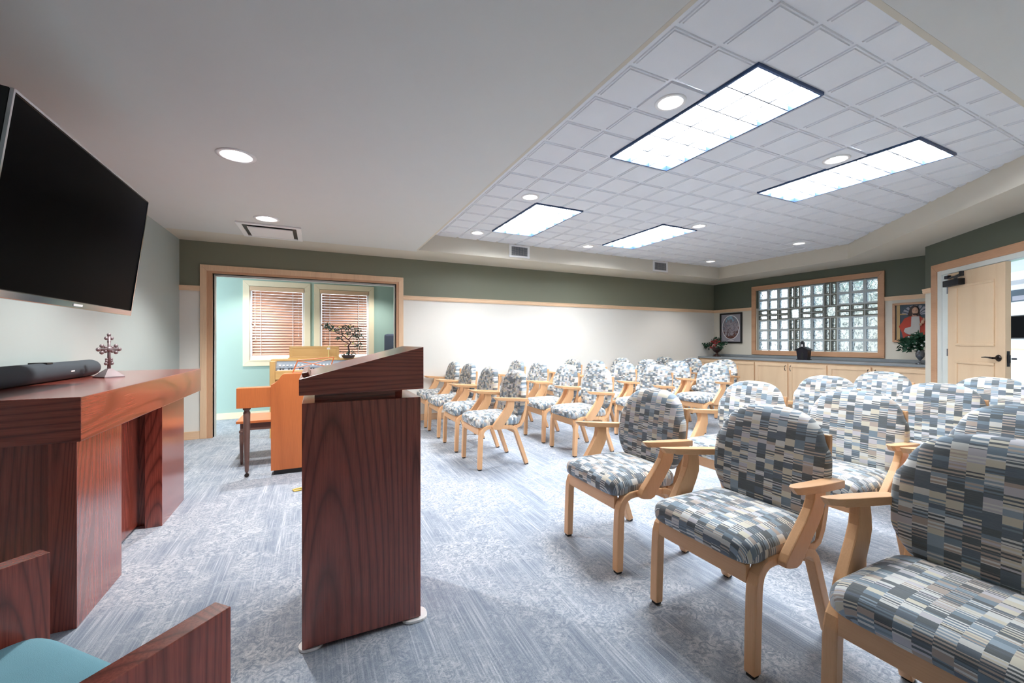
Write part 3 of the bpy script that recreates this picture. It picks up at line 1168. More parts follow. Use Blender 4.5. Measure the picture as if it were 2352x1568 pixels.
def make_chair():
    """faces -x, origin on the floor between the legs; x measured from the front legs"""
    t = thing('upholstered_armchair', 'x', 'chair')
    obj('seat', superseat(.238, .246, .070, .222, .441, e1=.24, e2=.42), 'fabric', t, True)
    obj('backrest', back_cushion(), 'fabric', t, True)
    for s in (-1, 1):
        y0, y1 = sorted((s * .213, s * .255))
        bm = bmesh.new()
        path_prism(bm, [(.022, .012), (.026, .15), (.032, .30), (.036, .335), (.046, .366), (.066, .390), (.094, .403), (.13, .406), (.16, .405)],
                   [.040, .042, .042, .042, .040, .038, .036, .036, .036], 'y', y0, y1, bev=.006)
        lg = obj('leg', bm, 'chairwood_z', t)
        obj('foot_glide', B(.006, .038, y0 + .006, y1 - .006, 0, .013, bev=.003), 'black', lg)
        bm = bmesh.new()
        path_prism(bm, [(.16, .405), (.24, .399), (.32, .391)], .036, 'y', y0, y1, bev=.005)
        obj('side_rail', bm, 'chairwood_x', t)
        bm = bmesh.new()
        path_prism(bm, [(.32, .391), (.35, .388), (.378, .376), (.398, .352), (.412, .315), (.47, .155), (.522, .012)],
                   [.036, .036, .037, .038, .040, .040, .038], 'y', y0, y1, bev=.006)
        lg = obj('leg', bm, 'chairwood_z', t)
        obj('foot_glide', B(.508, .540, y0 + .006, y1 - .006, 0, .013, bev=.003), 'black', lg)
        # arm post, bolted outside the rail
        p0, p1 = sorted((s * .253, s * .288))
        bm = bmesh.new()
        L = [(.165, .384), (.138, .392), (.134, .410), (.150, .438), (.196, .495), (.238, .548), (.268, .592), (.280, .625), (.283, .662)]
        Rr = [(.205, .378), (.232, .386), (.246, .402), (.262, .428), (.296, .476), (.330, .526), (.352, .566), (.357, .610), (.356, .662)]
        strip_prism(bm, L, Rr, 'y', p0, p1, bev=.005)
        for v in bm.verts:
            v.co.y += s * .022 * max(0, v.co.z - .40) / .26
        obj('arm_post', bm, 'chairwood_z', t)
        # armrest, with a pointed front
        bm = bmesh.new()
        pts = [(.165, s * .282), (.128, s * .300), (.124, s * .318), (.150, s * .324), (.30, s * .320), (.42, s * .309), (.512, s * .298), (.518, s * .270), (.512, s * .246), (.42, s * .254), (.30, s * .266), (.20, s * .276)]
        tz = lambda x: .702 - .094 * (x - .12)
        a = [bm.verts.new((p[0] + (.03 if p[0] < .17 else 0), p[1], tz(p[0]) - .031)) for p in pts]
        b = [bm.verts.new((p[0], p[1], tz(p[0]))) for p in pts]
        fs = [bm.faces.new(a), bm.faces.new(b[::-1])]
        for i in range(len(pts)):
            j = (i + 1) % len(pts)
            fs.append(bm.faces.new([a[j], a[i], b[i], b[j]]))
        bmesh.ops.recalc_face_normals(bm, faces=fs)
        es = [e for f in fs[:2] for e in f.edges]
        bmesh.ops.bevel(bm, geom=es, offset=.004, segments=2, profile=.6, affect='EDGES')
        obj('armrest', bm, 'chairwood_x', t)
        q0, q1 = sorted((s * .202, s * .232))
        bm = bmesh.new()
        path_prism(bm, [(.385, .392), (.425, .384), (.462, .400), (.490, .446), (.512, .520), (.525, .61), (.537, .70), (.545, .78), (.549, .832)],
                   [.03, .032, .034, .034, .032, .030, .028, .026, .022], 'y', q0, q1, bev=.005)
        obj('back_post', bm, 'chairwood_z', t)
    bm = B(.016, .042, -.213, .213, .330, .398, bev=.004)
    obj('front_rail', bm, 'chairwood_y', t)
    obj('back_rail', B(.385, .410, -.213, .213, .325, .385, bev=.004), 'chairwood_y', t)
    obj('back_crosspiece', B(.535, .552, -.24, .24, .60, .64, bev=.004), 'chairwood_y', t)
    return t


def copy_tree(o, parent=None):
    c = o.copy()
    COL.objects.link(c)
    c.parent = parent
    for ch in list(o.children):
        copy_tree(ch, c)
    return c


proto = make_chair()
NEAR = 'checked armchairs of the near block'
FAR = 'checked armchairs of the far block by the white wall'
N, F = 'near', 'far'
rowname = ['front row', 'second row', 'third row', 'fourth row', 'back row']
chairs = [
    (F, 0, 1.385, [3.885, 4.60, 5.335, 6.02]),
    (F, 1, 2.462, [3.875, 4.54, 5.30, 6.02]),
    (F, 2, 3.56, [4.05, 4.71, 5.37]),
    (F, 3, 4.65, [4.05, 4.71, 5.37]),
    (F, 4, 5.74, [4.72, 5.38]),
    (N, 0, 1.425, [.487, 1.21, 1.955]),
    (N, 1, 2.50, [.69, 1.36, 2.025]),
    (N, 2, 3.57, [1.34, 2.07]),
    (N, 3, 4.65, [1.37, 2.11]),
]
extra = {(F, 2): [6.03], (F, 3): [6.03], (F, 4): [6.035]}
cnt = 0
crnd = random.Random(3)
for blk, rw, v0, us in chairs:
    us = sorted(us + extra.get((blk, rw), []))
    n = len(us)
    for k, u in enumerate(us):
        if blk == F:
            pos = {0: 'beside the middle aisle', n - 1: 'tight against the white wall'}.get(k) or ('one seat in from the middle aisle' if k == 1 else 'one seat out from the white wall')
            lab = 'checked armchair, %s of far block, %s' % (rowname[rw], pos)
            g = FAR
        else:
            pos = {n - 1: 'beside the middle aisle'}.get(k) or ({0: 'cut off by the right picture edge', 1: 'in the middle of its row'}[k] if n == 3 else 'nearer the door')
            lab = 'checked armchair, %s of near block, %s' % (rowname[rw], pos)
            g = NEAR
        o = proto if cnt == 0 else copy_tree(proto)
        o.location = (v0, u, 0)
        o.rotation_euler = (0, 0, R(crnd.uniform(-.7, .7)) if cnt else 0)
        o['label'] = lab
        o['group'] = g
        cnt += 1

# ---------------------------------------------------------------- lectern
t = thing('lectern', 'dark cherry wood lectern with a slanted reading top, centre of the picture', 'lectern', (0, 0, 0))
LX0, LX1, LY0, LY1 = -.05, .418, 1.80, 2.26
obj('body', B(LX0, LX1, LY0 + .008, LY1 - .008, .016, .985, bev=.002), 'cherry_z', t)
bm = bmesh.new()
box(bm, LX0 + .045, LX1 - .10, LY0 + .07, LY1 - .07, .985, 1.022)
box(bm, LX1 - .10, LX1 - .035, LY0 + .25, LY1 - .10, .985, 1.022)
obj('riser', bm, 'cherry_x', t)
bm = bmesh.new()
poly_prism(bm, [(-.060, 1.018), (.428, 1.022), (.428, 1.206), (-.060, 1.082)], 'y', LY0 - .006, LY1 + .004, bev=.0025)
obj('slanted_top', bm, 'cherry_x', t)
bm = bmesh.new()
ang = math.atan2(.124, .488)
mt = Matrix.Translation((-.052, 0, 1.086)) @ Matrix.Rotation(-ang, 4, 'Y')
box(bm, .004, .030, LY0 + .025, LY1 - .02, 0, .017, bev=.003, mtx=mt)
obj('book_ledge', bm, 'cherry_y', t)
for (x0, x1, y0, y1) in ((-.064, .03, LY0 + .006, LY0 + .08), (.34, .452, LY0 - .008, LY0 + .09)):
    bm = bmesh.new()
    pts = []
    r = min(.04, (y1 - y0) / 2)
    for cx_, cy_, a0 in ((x1 - r, y1 - r, 0), (x0 + r, y1 - r, 90), (x0 + r, y0 + r, 180), (x1 - r, y0 + r, 270)):
        for k in range(5):
            a = R(a0 + k * 22.5)
            pts.append((cx_ + r * math.cos(a), cy_ + r * math.sin(a)))
    poly_prism(bm, pts, 'z', .0, .012, bev=.003)
    obj('floor_glide', bm, 'white', t)

t = thing('yellow_cord', 'short loop of yellow cord lying on the carpet behind the lectern', 'cord', (0, 0, 0))
bm = bmesh.new()
tube(bm, [(.02, 3.78, .006), (-.06, 3.82, .006), (-.12, 3.85, .006), (-.172, 3.83, .006), (-.16, 3.79, .006), (-.09, 3.80, .008), (.0, 3.86, .006)], .006, 6)
obj('cord', bm, 'yellowcord', t)

# ---------------------------------------------------------------- altar desk by the left wall
t = thing('altar_table', 'long dark cherry wood altar table with a thick top, against the left wall', 'table', (0, 0, 0))
bm = B(XL + .01, -.91, 2.385, 4.42, .80, .992, bev=.003)
for f in bm.faces:
    f.normal_update()
    if abs(f.normal.y) > .9:
        f.material_index = 1
obj('tabletop', bm, ['cherry_y', 'cherry_x'], t)
for (y0, y1) in ((2.39, 2.84), (3.47, 3.97)):
    obj('leg_panel', B(-1.015, -.925, y0, y1, 0, .80, bev=.002), 'cherry_z', t)
    yc = y0 + .06
    obj('side_panel', B(-1.50, -1.015, yc, yc + .04, 0, .80), 'cherry_z', t)
obj('back_panel', B(-1.10, -1.06, 2.50, 3.95, 0.02, .80), 'cherry_z', t)

t = thing('soundbar', 'long charcoal soundbar lying on the altar table', 'speaker', (-1.425, 0, .992))
bm = bmesh.new()
prof = [(.0, 2.75), (.035, 2.752), (.052, 2.765), (.056, 2.79), (.056, 3.85), (.052, 3.875), (.035, 3.888), (0, 3.89)]
lathe(bm, prof, 28, (0, 0, .056), 'y')
obj('cloth_body', bm, 'grille', t, True)
bm = B(.0545, .0575, 3.47, 3.51, .050, .058)
obj('badge', bm, 'white', t)
bm = B(-.05, .03, 3.28, 3.34, .105, .116, bev=.003)
obj('control_strip', bm, 'black', t)

t = thing('altar_cross', 'ornate grey metal standing cross on the altar table', 'cross', (-1.24, 3.61, .992), R(-41))
t.scale = (.92, .92, .94)
bm = bmesh.new()
v = [bm.verts.new(p) for p in ((-.062, -.062, 0), (.062, -.062, 0), (.062, .062, 0), (-.062, .062, 0))]
v2 = [bm.verts.new((p[0] * .98, p[1] * .98, .008)) for p in [q.co for q in v]]
v3 = [bm.verts.new((p[0] * .18, p[1] * .18, .062)) for p in [q.co for q in v]]
bm.faces.new(v[::-1]); bm.faces.new(v3)
for A, Bq in ((v, v2), (v2, v3)):
    for k in range(4):
        l = (k + 1) % 4
        bm.faces.new([A[k], A[l], Bq[l], Bq[k]])
obj('pyramid_base', bm, 'plum', t)
bm = bmesh.new()
tube(bm, [(0, 0, .055), (0, 0, .29)], [.010, .009], 8)
tube(bm, [(0, -.055, .198), (0, .055, .198)], .009, 8)
for (y, z, r) in ((0, .300, .013), (-.016, .276, .013), (.016, .276, .013), (0, .252, .012), (-.062, .198, .015), (.062, .198, .015), (-.042, .222, .014), (.042, .222, .014),
                  (-.042, .176, .014), (.042, .176, .014), (0, .198, .022), (-.020, .212, .012), (.020, .212, .012), (-.020, .184, .012), (.020, .184, .012),
                  (-.014, .128, .010), (.014, .128, .010), (-.014, .115, .010), (.014, .115, .010), (-.018, .098, .012), (.018, .098, .012), (0, .07, .012)):
    ball(bm, (0, y, z), r, 2, (.75, 1, 1))
obj('cross', bm, 'plum', t, True)

# ---------------------------------------------------------------- television
t = thing('television', 'large switched-off flat television on the left wall, tilted downwards', 'tv', (-1.006, 1.964, 1.384))
t.rotation_euler = (0, R(7), 0)
TL, TH = 1.236, .704
fr = bmesh.new()
box(fr, -.045, 0, 0, TL, 0, TH, bev=.004)
obj('casing', fr, 'black', t)
obj('screen', B(-.002, .0015, .012, TL - .012, .032, TH - .012), 'screen', t)
bm = bmesh.new()
box(bm, -.006, .006, 0, .009, 0, TH)
box(bm, -.006, .006, TL - .009, TL, 0, TH)
box(bm, -.006, .006, .009, TL - .009, TH - .009, TH)
obj('bezel', bm, 'chrome', t)
obj('lower_bezel', B(-.006, .008, .009, TL - .009, 0, .030, bev=.002), 'chrome', t)
obj('badge', B(.008, .010, TL / 2 - .04, TL / 2 + .04, .010, .020), 'white', t)
bm = bmesh.new()
box(bm, -.10, -.045, .12, TL - .12, .08, TH - .10, bev=.02)
obj('rear_housing', bm, 'black', t)
t2 = thing('tv_wall_bracket', 'black wall bracket behind the television', 'bracket', (XL, 2.58, 1.74))
obj('wall_plate', B(.0, .02, -.18, .18, -.15, .15), 'black', t2)
bm = bmesh.new()
path_prism(bm, [(.02, 0), (.19, .10), (.37, 0)], .05, 'z', -.06, .06)
obj('swing_arm', bm, 'black', t2)

# ---------------------------------------------------------------- foreground chair (faces towards the room, turned 45 degrees)
t = thing('wooden_armchair', 'cherry wood slab-sided chair with a teal seat, cut off at lower left', 'chair', (-.4235, 1.3145, 0), R(45))
# local +x = forwards, +y = left side of the sitter
for s in (-1, 1):
    y0, y1 = sorted((s * .366, s * .318))
    obj('armrest_panel', B(-.62, 0, y0, y1, .03, .66, bev=.002), 'cherry_z', t)
obj('seat_frame', B(-.58, -.055, -.318, .318, .33, .385), 'cherry_y', t)
sb = superseat(.268, .314, .055, -.288, .434, e1=.2, e2=.25)
obj('seat_cushion', sb, 'teal', t, True)
obj('backrest', B(-.62, -.585, -.318, .318, .385, .98, bev=.004), 'cherry_y', t)

# ---------------------------------------------------------------- orange console and bench
t = thing('keyboard_console', 'orange wood console end with a curved shoulder and a turned leg, behind the lectern', 'console', (0, 4.33, 0))
bm = bmesh.new()
cur = [(-.262 - .108 * (1 - math.cos(a)) , .93 - .128 * math.sin(a)) for a in [PI / 2 * k / 7 for k in range(8)]]
cur = [(-.255, .930), (-.272, .927), (-.290, .912), (-.305, .888), (-.325, .862), (-.348, .842), (-.372, .830)]
prof = [(.30, .930)] + cur + [(-.372, .815), (-.372, .045), (.30, .045)]
poly_prism(bm, prof, 'y', 0, .14, bev=.002)
obj('end_panel', bm, 'organ_z', t)
obj('plinth', B(-.35, .29, .02, .12, 0, .045), 'black', t)
obj('key_arm', B(-.638, -.372, 0, .12, .632, .812, bev=.003), 'organ_z', t)
bm = bmesh.new()
lathe(bm, [(.031, .632), (.031, .615), (.022, .608), (.022, .595), (.028, .588), (.027, .50), (.022, .25), (.016, .06), (.012, .045)], 18, (-.565, .055, 0))
obj('turned_leg', bm, 'dim_z', t, True)
bm = bmesh.new()
lathe(bm, [(.0, -.009), (.018, -.009), (.018, .009), (0, .009)], 14, (-.565, .055, .019), 'y')
tube(bm, [(-.565, .055, .02), (-.565, .055, .05)], .006)
obj('caster', bm, 'bronze', t)
t = thing('music_rack', 'slender open wooden music rack with crossed bars behind the lectern', 'rack', (-.20, 4.40, .930))
bm = bmesh.new()
for a, b, w in (((.0, 0, .0), (.045, 0, .122), .006), ((.045, 0, .122), (.36, 0, .145), .006), ((.36, 0, .145), (.33, 0, .05), .006), ((.02, 0, .045), (.33, 0, .13), .0045), ((.04, 0, .115), (.28, 0, .06), .0045), ((0, 0, .006), (.33, 0, .006), .006), ((.33, 0, .006), (.33, 0, .06), .006)):
    tube(bm, [a, b], w, 6)
obj('rack_frame', bm, 'organ_x', t)

t = thing('piano_bench', 'low brown wooden bench under the console behind the lectern', 'bench', (0, 0, 0))
obj('seat', B(-.71, .30, 4.80, 5.30, .415, .44, bev=.004), 'organ_x', t)
bm = bmesh.new()
for q in ((-.68, .27, 4.84, 4.86), (-.68, .27, 5.24, 5.26), (-.68, -.66, 4.86, 5.24), (.25, .27, 4.86, 5.24)):
    box(bm, q[0], q[1], q[2], q[3], .34, .415)
obj('apron', bm, 'dim_x', t)
for x in (-.67, .26):
    for y in (4.86, 5.24):
        bm = bmesh.new()
        lathe(bm, [(.022, .34), (.024, .32), (.016, .31), (.020, .29), (.013, .03), (.010, 0)], 12, (x, y, 0))
        obj('leg', bm, 'dim_z', t, True)

# organ in the opening
t = thing('electric_organ', 'yellow wood electric organ with stop tabs, in front of the alcove windows', 'organ', (0, 6.02, 0))
obj('left_cheek', B(-.53, -.47, -.02, .50, .62, .975, bev=.006), 'yellow_z', t)
obj('right_cheek', B(.73, .79, -.02, .50, .62, .975, bev=.006), 'yellow_z', t)
obj('key_bed', B(-.47, .73, .0, .50, .68, .80, bev=.004), 'yellow_x', t)
obj('front_slip', B(-.47, .73, -.02, .02, .74, .855, bev=.01), 'yellow_x', t)
bm = bmesh.new()
for k in range(36):
    x = -.45 + k * .0325
    box(bm, x, x + .0305, .03, .14, .80, .862)
obj('white_keys', bm, 'ivory', t)
bm = bmesh.new()
for k in range(35):
    if k % 7 in (2, 6):
        continue
    x = -.45 + (k + 1) * .0325
    box(bm, x - .009, x + .009, .07, .142, .862, .876)
obj('black_keys', bm, 'black', t)
bm = bmesh.new()
poly_prism(bm, [(.145, .80), (.145, .885), (.26, .965), (.30, .965), (.30, .80)], 'x', -.47, .73)
obj('control_panel', bm, 'panelgrey', t)
bm = bmesh.new()
for k in range(26):
    if k in (7, 8, 16):
        continue
    x = -.44 + k * .044
    mt = Matrix.Translation((x, .165, .905)) @ Matrix.Rotation(R(35), 4, 'X')
    box(bm, 0, .022, -.004, .022, -.004, .006, mtx=mt)
obj('stop_tabs', bm, 'ivory', t)
obj('lid', B(-.54, .80, .26, .50, .966, .992, bev=.005), 'yellow_x', t)
obj('case_back', B(-.47, .73, .30, .46, 0, .966), 'yellow_z', t)
obj('left_leg', B(-.53, -.48, .0, .06, 0, .62), 'yellow_z', t)
obj('right_leg', B(.74, .79, .0, .06, 0, .62), 'yellow_z', t)
t = thing('music_desk', 'yellow wood music desk standing on top of the organ', 'music stand', (0, 6.36, .992))
bm = bmesh.new()
mt = Matrix.Rotation(R(-8), 4, 'X')
for q in ((-.33, .30, 0, .018, .0, .03), (-.33, .30, 0, .018, .145, .175), (-.33, -.29, 0, .018, .03, .145), (.26, .30, 0, .018, .03, .145)):
    box(bm, q[0], q[1], q[2], q[3], q[4], q[5], bev=.003, mtx=mt)
box(bm, -.34, .31, -.03, .01, .0, .012)
obj('desk_frame', bm, 'yellow_x', t)
bm = bmesh.new()
box(bm, -.29, .26, .006, .014, .03, .145, mtx=mt)
obj('desk_panel', bm, 'yellow_x', t)
t = thing('stick_ornament', 'slim cream stick ornament with a small square medallion, on the organ', 'ornament', (.158, 6.22, .85))
bm = bmesh.new()
tube(bm, [(0, 0, .0), (0, 0, .30)], .006, 8)
obj('stick', bm, 'blossom_yellow', t)
obj('medallion', B(-.022, .022, -.008, .008, .205, .245, bev=.004), 'blossom_white', t)
t.location = (.16, 6.30, .992)
t.scale = (1, 1, .62)


def leaves(bm, centres, n, spread, size, rr, mi=0, flat=.5):
    for _ in range(n):
        c = rr.choice(centres)
        p = Vector(c) + Vector((rr.gauss(0, spread), rr.gauss(0, spread), rr.gauss(0, spread * flat)))
        a = Vector((rr.uniform(-1, 1), rr.uniform(-1, 1), rr.uniform(-.6, .8))).normalized()
        b = a.cross(Vector((rr.uniform(-1, 1), rr.uniform(-1, 1), rr.uniform(-1, 1)))).normalized()
        n_ = a.cross(b).normalized()
        s = size * rr.uniform(.7, 1.3)
        pts = [p, p + a * s * .5 + b * s * .28 + n_ * s * .06, p + a * s, p + a * s * .5 - b * s * .28 + n_ * s * .06]
        f = bm.faces.new([bm.verts.new(q) for q in pts])
        f.material_index = mi


# bonsai-like tree on the organ
t = thing('artificial_tree', 'small windswept artificial tree with blue-green leaves, before the right window', 'plant', (.42, 6.30, .992))
rr = random.Random(5)
bm = bmesh.new()
lathe(bm, [(0, 0), (.07, 0), (.09, .03), (.095, .045), (.08, .045), (0, .04)], 20)
obj('dish', bm, 'urn', t, True)
bm = bmesh.new()
br = [[(0, 0, .03), (.01, 0, .10), (-.005, 0, .17), (.03, 0, .22), (.0, 0, .27)],
      [(.0, 0, .21), (-.06, .01, .24), (-.12, 0, .29)], [(0, 0, .26), (-.08, .02, .33), (-.18, .02, .38), (-.27, .0, .43)], [(0, 0, .26), (.06, 0, .34), (.13, .02, .40)],
      [(-.08, .02, .33), (-.09, .0, .42), (-.05, 0, .46)], [(.02, 0, .16), (.08, 0, .17), (.14, 0, .18)], [(.06, 0, .34), (.13, .01, .31)]]
for i, b_ in enumerate(br):
    tube(bm, b_, [(.013 if i == 0 else .006) * (1 - .12 * k) for k in range(len(b_))], 7)
obj('trunk', bm, 'bark', t, True)
bm = bmesh.new()
cen = [(-.27, 0, .44), (-.22, 0, .42), (-.18, .02, .40), (-.12, 0, .38), (-.06, 0, .42), (-.02, 0, .44), (.05, 0, .42), (.12, .02, .41), (.15, 0, .33), (-.12, 0, .29), (.10, 0, .30), (.14, 0, .18), (.09, 0, .20), (-.28, 0, .47), (.0, .02, .35)]
leaves(bm, cen, 520, .028, .03, rr, 0, .7)
leaves(bm, [(0, 0, .05), (.05, 0, .06), (-.06, 0, .06)], 50, .03, .035, rr, 0, .5)
obj('foliage', bm, 'leafpale', t)
bm = bmesh.new()
for p in ((-.02, -.03, .31), (-.12, -.03, .44), (.02, -.03, .45), (.06, -.03, .21), (-.04, -.03, .18), (-.2, -.02, .39)):
    ball(bm, p, .016, 1)
obj('blossoms', bm, 'blossom_yellow', t)

# office chair far right in the alcove
t = thing('office_chair', 'dark blue-grey high-backed office chair at the right edge of the alcove', 'chair', (1.22, 7.10, 0), R(-60))
bm = bmesh.new()
box(bm, -.26, .26, -.05, .05, .62, 1.36, bev=.045)
obj('backrest', bm, 'chairblue', t, True)
obj('seat', B(-.26, .26, -.48, .02, .44, .53, bev=.04), 'chairblue', t, True)
obj('spine', B(-.03, .03, .0, .06, .40, .66), 'black', t)
bm = bmesh.new()
tube(bm, [(0, -.22, .08), (0, -.22, .44)], .025)
obj('column', bm, 'black', t)
for k in range(5):
    a = R(90 + 72 * k)
    bm = bmesh.new()
    tube(bm, [(0, -.22, .10), (.27 * math.cos(a), -.22 + .27 * math.sin(a), .07)], [.022, .014])
    f = obj('base_spoke', bm, 'black', t)
    bm = bmesh.new()
    lathe(bm, [(0, -.02), (.028, -.02), (.028, .02), (0, .02)], 12, (.27 * math.cos(a), -.22 + .27 * math.sin(a), .028), 'y')
    obj('caster', bm, 'black', f)

# ---------------------------------------------------------------- cabinets under the glass block window
CX = 7.61
t = thing('cabinet_worktop', 'long grey laminate worktop along the glass block wall', 'worktop', (0, 0, 0))
obj('slab', B(CX - .015, XR - .002, 2.565, YB - .005, .868, .905, bev=.006), 'counter', t)
struct('trim_12', B(XR - .02, XR, 2.565, YB - .005, .907, .955, bev=.003), 'counter')
edges = [6.355, 5.72, 5.08, 4.46, 3.84, 3.24, 2.57]
labs = ['maple cabinet in the corner by the white wall', 'maple cabinet left of the window, second from the white wall', 'maple cabinet just left of the lantern ornament',
        'maple cabinet directly under the lantern ornament', 'maple cabinet under the right part of the glass block window', 'maple cabinet nearest the door, below the silver vase']
for k in range(6):
    y1, y0 = edges[k], edges[k + 1]
    c = thing('base_cabinet', labs[k], 'cabinet', (CX, (y0 + y1) / 2, 0), 0, 'maple base cabinets')
    hw = (y1 - y0) / 2
    bm = bmesh.new()
    box(bm, .02, .48, -hw, hw, .09, .866)
    box(bm, .07, .48, -hw, hw, 0, .09)
    obj('body', bm, 'maple_z', c)
    bm = bmesh.new()
    box(bm, 0, .02, -hw + .012, hw - .012, .11, .835, bev=.002)
    d = obj('door', bm, 'maple_z', c)
    w = .055
    bm = bmesh.new()
    q0, q1, q2, q3 = -hw + .012, hw - .012, .11, .835
    for q in ((q0, q1, q2, q2 + w), (q0, q1, q3 - w, q3), (q0, q0 + w, q2 + w, q3 - w), (q1 - w, q1, q2 + w, q3 - w)):
        box(bm, -.010, .0, q[0], q[1], q[2], q[3], bev=.003)
    obj('door_frame', bm, 'maple_z', d)
    side = {0: -1, 1: 1, 2: -1, 3: 1, 4: -1, 5: 1}[k]
    hy = side * (hw - .045)
    bm = bmesh.new()
    tube(bm, [(-.010, hy, .80), (-.028, hy, .785), (-.034, hy, .752), (-.028, hy, .72), (-.010, hy, .705)], .005, 8)
    obj('pull_handle', bm, 'bronze', d)

# urn of flowers
rr = random.Random(11)
t = thing('flower_urn', 'dark footed urn of red flowers and ivy on the left end of the worktop', 'plant', (7.86, 6.10, .905))
bm = bmesh.new()
lathe(bm, [(0, 0), (.085, 0), (.085, .012), (.05, .03), (.022, .065), (.022, .08), (.05, .10), (.095, .145), (.115, .19), (.118, .215), (.10, .215), (.06, .19), (0, .18)], 28)
obj('urn', bm, 'urn', t, True)
bm = bmesh.new()
leaves(bm, [(-.02, -.10, .27), (0, .10, .28), (0, .0, .33), (-.05, .16, .24), (-.05, .24, .25), (-.03, -.17, .26), (0, -.02, .38), (-.06, -.14, .2), (-.05, .26, .19)], 330, .035, .05, rr)
obj('foliage', bm, 'leaf', t)
bm = bmesh.new()
for _ in range(46):
    c = rr.choice([(-.03, .0, .34), (-.06, .02, .27), (-.08, .0, .21), (-.04, .07, .32), (-.04, -.05, .31)])
    ball(bm, (c[0] + rr.gauss(0, .02), c[1] + rr.gauss(0, .035), c[2] + rr.gauss(0, .02)), rr.uniform(.010, .020), 1)
obj('blossoms', bm, 'blossom_red', t)
bm = bmesh.new()
tube(bm, [(0, .05, .22), (-.03, .17, .27), (-.05, .25, .24), (-.05, .27, .17)], .003, 5)
tube(bm, [(0, -.05, .22), (-.03, -.14, .26), (-.05, -.19, .20)], .003, 5)
obj('stems', bm, 'leaf', t)

# vase at the right end
t = thing('silver_vase', 'silver pedestal vase of white-flecked greenery, right end of the worktop', 'plant', (7.80, 2.76, .905))
bm = bmesh.new()
lathe(bm, [(0, 0), (.05, 0), (.05, .006), (.014, .022), (.010, .055), (.024, .075), (.046, .11), (.050, .15), (.042, .185), (.045, .195), (.036, .195), (0, .18)], 26)
obj('vase', bm, 'silver', t, True)
bm = bmesh.new()
leaves(bm, [(-.02, .02, .30), (-.02, .08, .34), (0, .0, .38), (-.02, .12, .32), (-.02, .16, .28), (0, -.06, .32), (-.02, .05, .24), (-.02, .11, .25), (0, .03, .33)], 620, .036, .065, rr, 0, .8)
obj('foliage', bm, 'leaf', t)
bm = bmesh.new()
for _ in range(26):
    ball(bm, (-.05 + rr.gauss(0, .02), .06 + rr.gauss(0, .06), .30 + rr.gauss(0, .045)), rr.uniform(.008, .015), 1)
obj('blossoms', bm, 'blossom_white', t)

# lantern church
t = thing('church_lantern', 'black metal lantern shaped like a little church on the worktop', 'lantern', (7.74, 4.275, .905), R(12))
bm = bmesh.new()
# gable faces -x locally; body slightly flared upwards
def body_shell(bm):
    lo = [(-.075, -.075), (.075, -.075), (.075, .075), (-.075, .075)]
    hi = [(-.088, -.088), (.088, -.088), (.088, .088), (-.088, .088)]
    a = [bm.verts.new((x, y, .012)) for x, y in lo]
    b = [bm.verts.new((x, y, .175)) for x, y in hi]
    g1 = bm.verts.new((-.088, 0, .225)); g2 = bm.verts.new((.088, 0, .225))
    bm.faces.new(a[::-1])
    bm.faces.new([a[0], a[1], b[1], b[0]])
    bm.faces.new([a[2], a[3], b[3], b[2]])
    bm.faces.new([a[1], a[2], b[2], g2, b[1]])
    bm.faces.new([a[3], a[0], b[0], g1, b[3]])
    bm.faces.new([b[0], b[1], g2, g1]); bm.faces.new([b[2], b[3], g1, g2])
body_shell(bm)
obj('body', bm, 'iron', t)
obj('base_plate', B(-.09, .09, -.09, .09, 0, .012), 'iron', t)
bm = bmesh.new()
for s in (-1, 1):
    strip_prism(bm, [(s * .0, .228), (s * .115, .168)], [(s * .0, .236), (s * .118, .175)], 'x', -.11, .11)
obj('roof', bm, 'iron', t)
bm = bmesh.new()
box(bm, -.085, -.03, -.026, .026, .205, .30)
poly_prism(bm, [(-.034, .298), (.034, .298), (0, .335)], 'x', -.092, -.022)
st = obj('steeple', bm, 'iron', t)
bm = bmesh.new()
for mx in (-.0865,):
    poly_prism(bm, [(-.012, .235), (.012, .235), (.012, .268), (0, .282), (-.012, .268)], 'x', mx, mx + .002)
obj('bell_opening', bm, 'ivory', st)
bm = bmesh.new()
poly_prism(bm, [(-.022, .02), (.022, .02), (.022, .10), (.012, .125), (0, .132), (-.012, .125), (-.022, .10)], 'x', -.0905, -.078)
obj('doorway', bm, 'black', t)
bm = bmesh.new()
for s in (-1, 1):
    for k in range(3):
        x = -.045 + k * .045
        box(bm, x - .009, x + .009, s * .084 - .004, s * .084 + .004, .06, .14)
obj('side_windows', bm, 'black', t)

# pictures on the window wall
t = thing('oval_picture', 'black-framed picture with an oval landscape in a grey mat', 'picture', (XR, 5.943, 1.52))
bm = bmesh.new()
frame_rect(bm, 'y', 0, -.025, -.262, .262, -.328, .328, .035)
obj('picture_frame', bm, 'black', t)
obj('mat', B(-.012, -.002, -.23, .23, -.296, .296), 'matboard', t)
bm = bmesh.new()
el = lambda a, b, n=48: [(a * math.cos(2 * PI * k / n), .015 + b * math.sin(2 * PI * k / n)) for k in range(n)]
poly_prism(bm, el(.207, .262), 'x', -.0155, -.012)
obj('oval_rim', bm, 'white', t)
bm = bmesh.new()
poly_prism(bm, el(.192, .246), 'x', -.018, -.0155)
obj('oval_print', bm, 'print', t)
bm = B(-.0135, -.012, -.07, .07, -.272, -.260)
obj('caption_plate', bm, 'white', t)

t = thing('relief_picture', 'framed painted relief of a robed bearded figure in red, beside the door', 'picture', (XR, 2.92, 1.52))
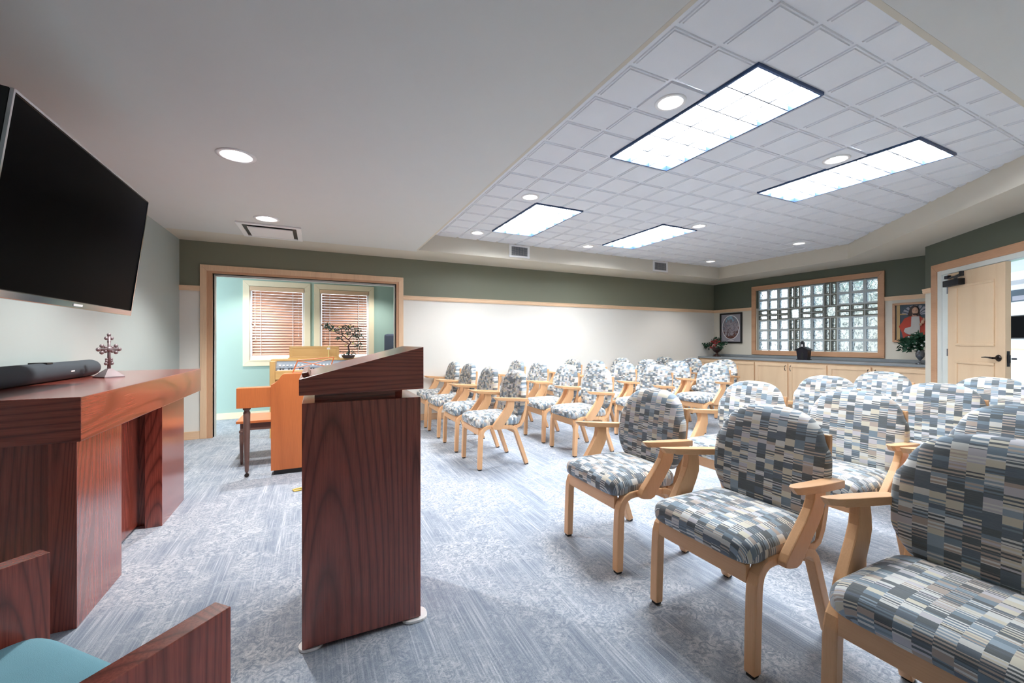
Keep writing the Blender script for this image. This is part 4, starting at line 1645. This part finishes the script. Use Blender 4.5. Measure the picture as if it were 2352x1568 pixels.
# local y: + is to the left in the photo; the frame shows its left part beside the angled wall
bm = bmesh.new()
frame_rect(bm, 'y', 0, -.04, -.26, .26, -.298, .298, .032)
obj('picture_frame', bm, 'frame_y', t)
obj('backdrop', B(-.014, -.002, -.23, .23, -.268, .268), 'slate', t)
def ell(cx_, cz_, a, b, n=28, a0=0, a1=360):
    return [(cx_ + a * math.cos(R(a0 + (a1 - a0) * k / n)), cz_ + b * math.sin(R(a0 + (a1 - a0) * k / n))) for k in range(n + (0 if a1 - a0 == 360 else 1))]
bm = bmesh.new()
box(bm, -.020, -.014, .175, .215, -.268, .268)
box(bm, -.020, -.014, -.215, -.175, -.268, .12)
box(bm, -.022, -.014, .10, .215, .115, .135)
obj('pillars', bm, 'gold', t)
bm = bmesh.new()
for k in range(9):
    a0 = 8 + k * 19
    pts = ell(-.01, .10, .165, .155, 3, a0, a0 + 12) + ell(-.01, .10, .05, .05, 3, a0 + 12, a0)
    poly_prism(bm, pts, 'x', -.020, -.014)
obj('shell_arch', bm, 'matboard', t)
bm = bmesh.new()
poly_prism(bm, [(.185, -.06), (.15, .0), (.12, .06), (.06, .09), (.0, .10), (-.06, .085), (-.11, .04), (-.15, -.04), (-.16, -.12), (-.13, -.268), (.13, -.268), (.15, -.15)], 'x', -.030, -.014, bev=.005)
obj('robe', bm, 'robe_red', t)
bm = bmesh.new()
poly_prism(bm, [(.035, .085), (-.055, .085), (-.065, -.02), (-.06, -.19), (.0, -.20), (.09, -.175), (.125, -.135), (.11, -.09), (.04, -.065)], 'x', -.040, -.028, bev=.005)
obj('tunic', bm, 'robe_white', t)
bm = bmesh.new()
poly_prism(bm, ell(.005, .165, .058, .085), 'x', -.036, -.016, bev=.006)
poly_prism(bm, [(.06, .18), (.085, .10), (.05, .085), (.03, .13)], 'x', -.034, -.016, bev=.004)
poly_prism(bm, [(-.045, .15), (-.065, .10), (-.035, .085), (-.02, .12)], 'x', -.034, -.016, bev=.004)
obj('hair', bm, 'hair', t)
bm = bmesh.new()
ball(bm, (-.036, -.008, .168), .045, 3, (.45, .82, 1.2))
ball(bm, (-.056, -.016, .162), .008, 2, (1, .8, 1.6))
box(bm, -.042, -.020, -.025, .025, .085, .13, bev=.008)
ball(bm, (-.045, -.095, .0), .022, 2, (.6, .9, 1.5))
ball(bm, (-.048, -.110, .035), .016, 2, (.6, .8, 1.8))
ball(bm, (-.048, -.075, -.035), .018, 2, (.6, 1, 1.3))
obj('face_and_hands', bm, 'skin', t, True)
bm = bmesh.new()
ball(bm, (-.040, -.008, .118), .026, 2, (.6, 1.1, .7))
for y in (-.028, .008):
    ball(bm, (-.054, y, .178), .005, 1, (.6, 1.3, .8))
obj('beard_and_eyes', bm, 'hair', t, True)
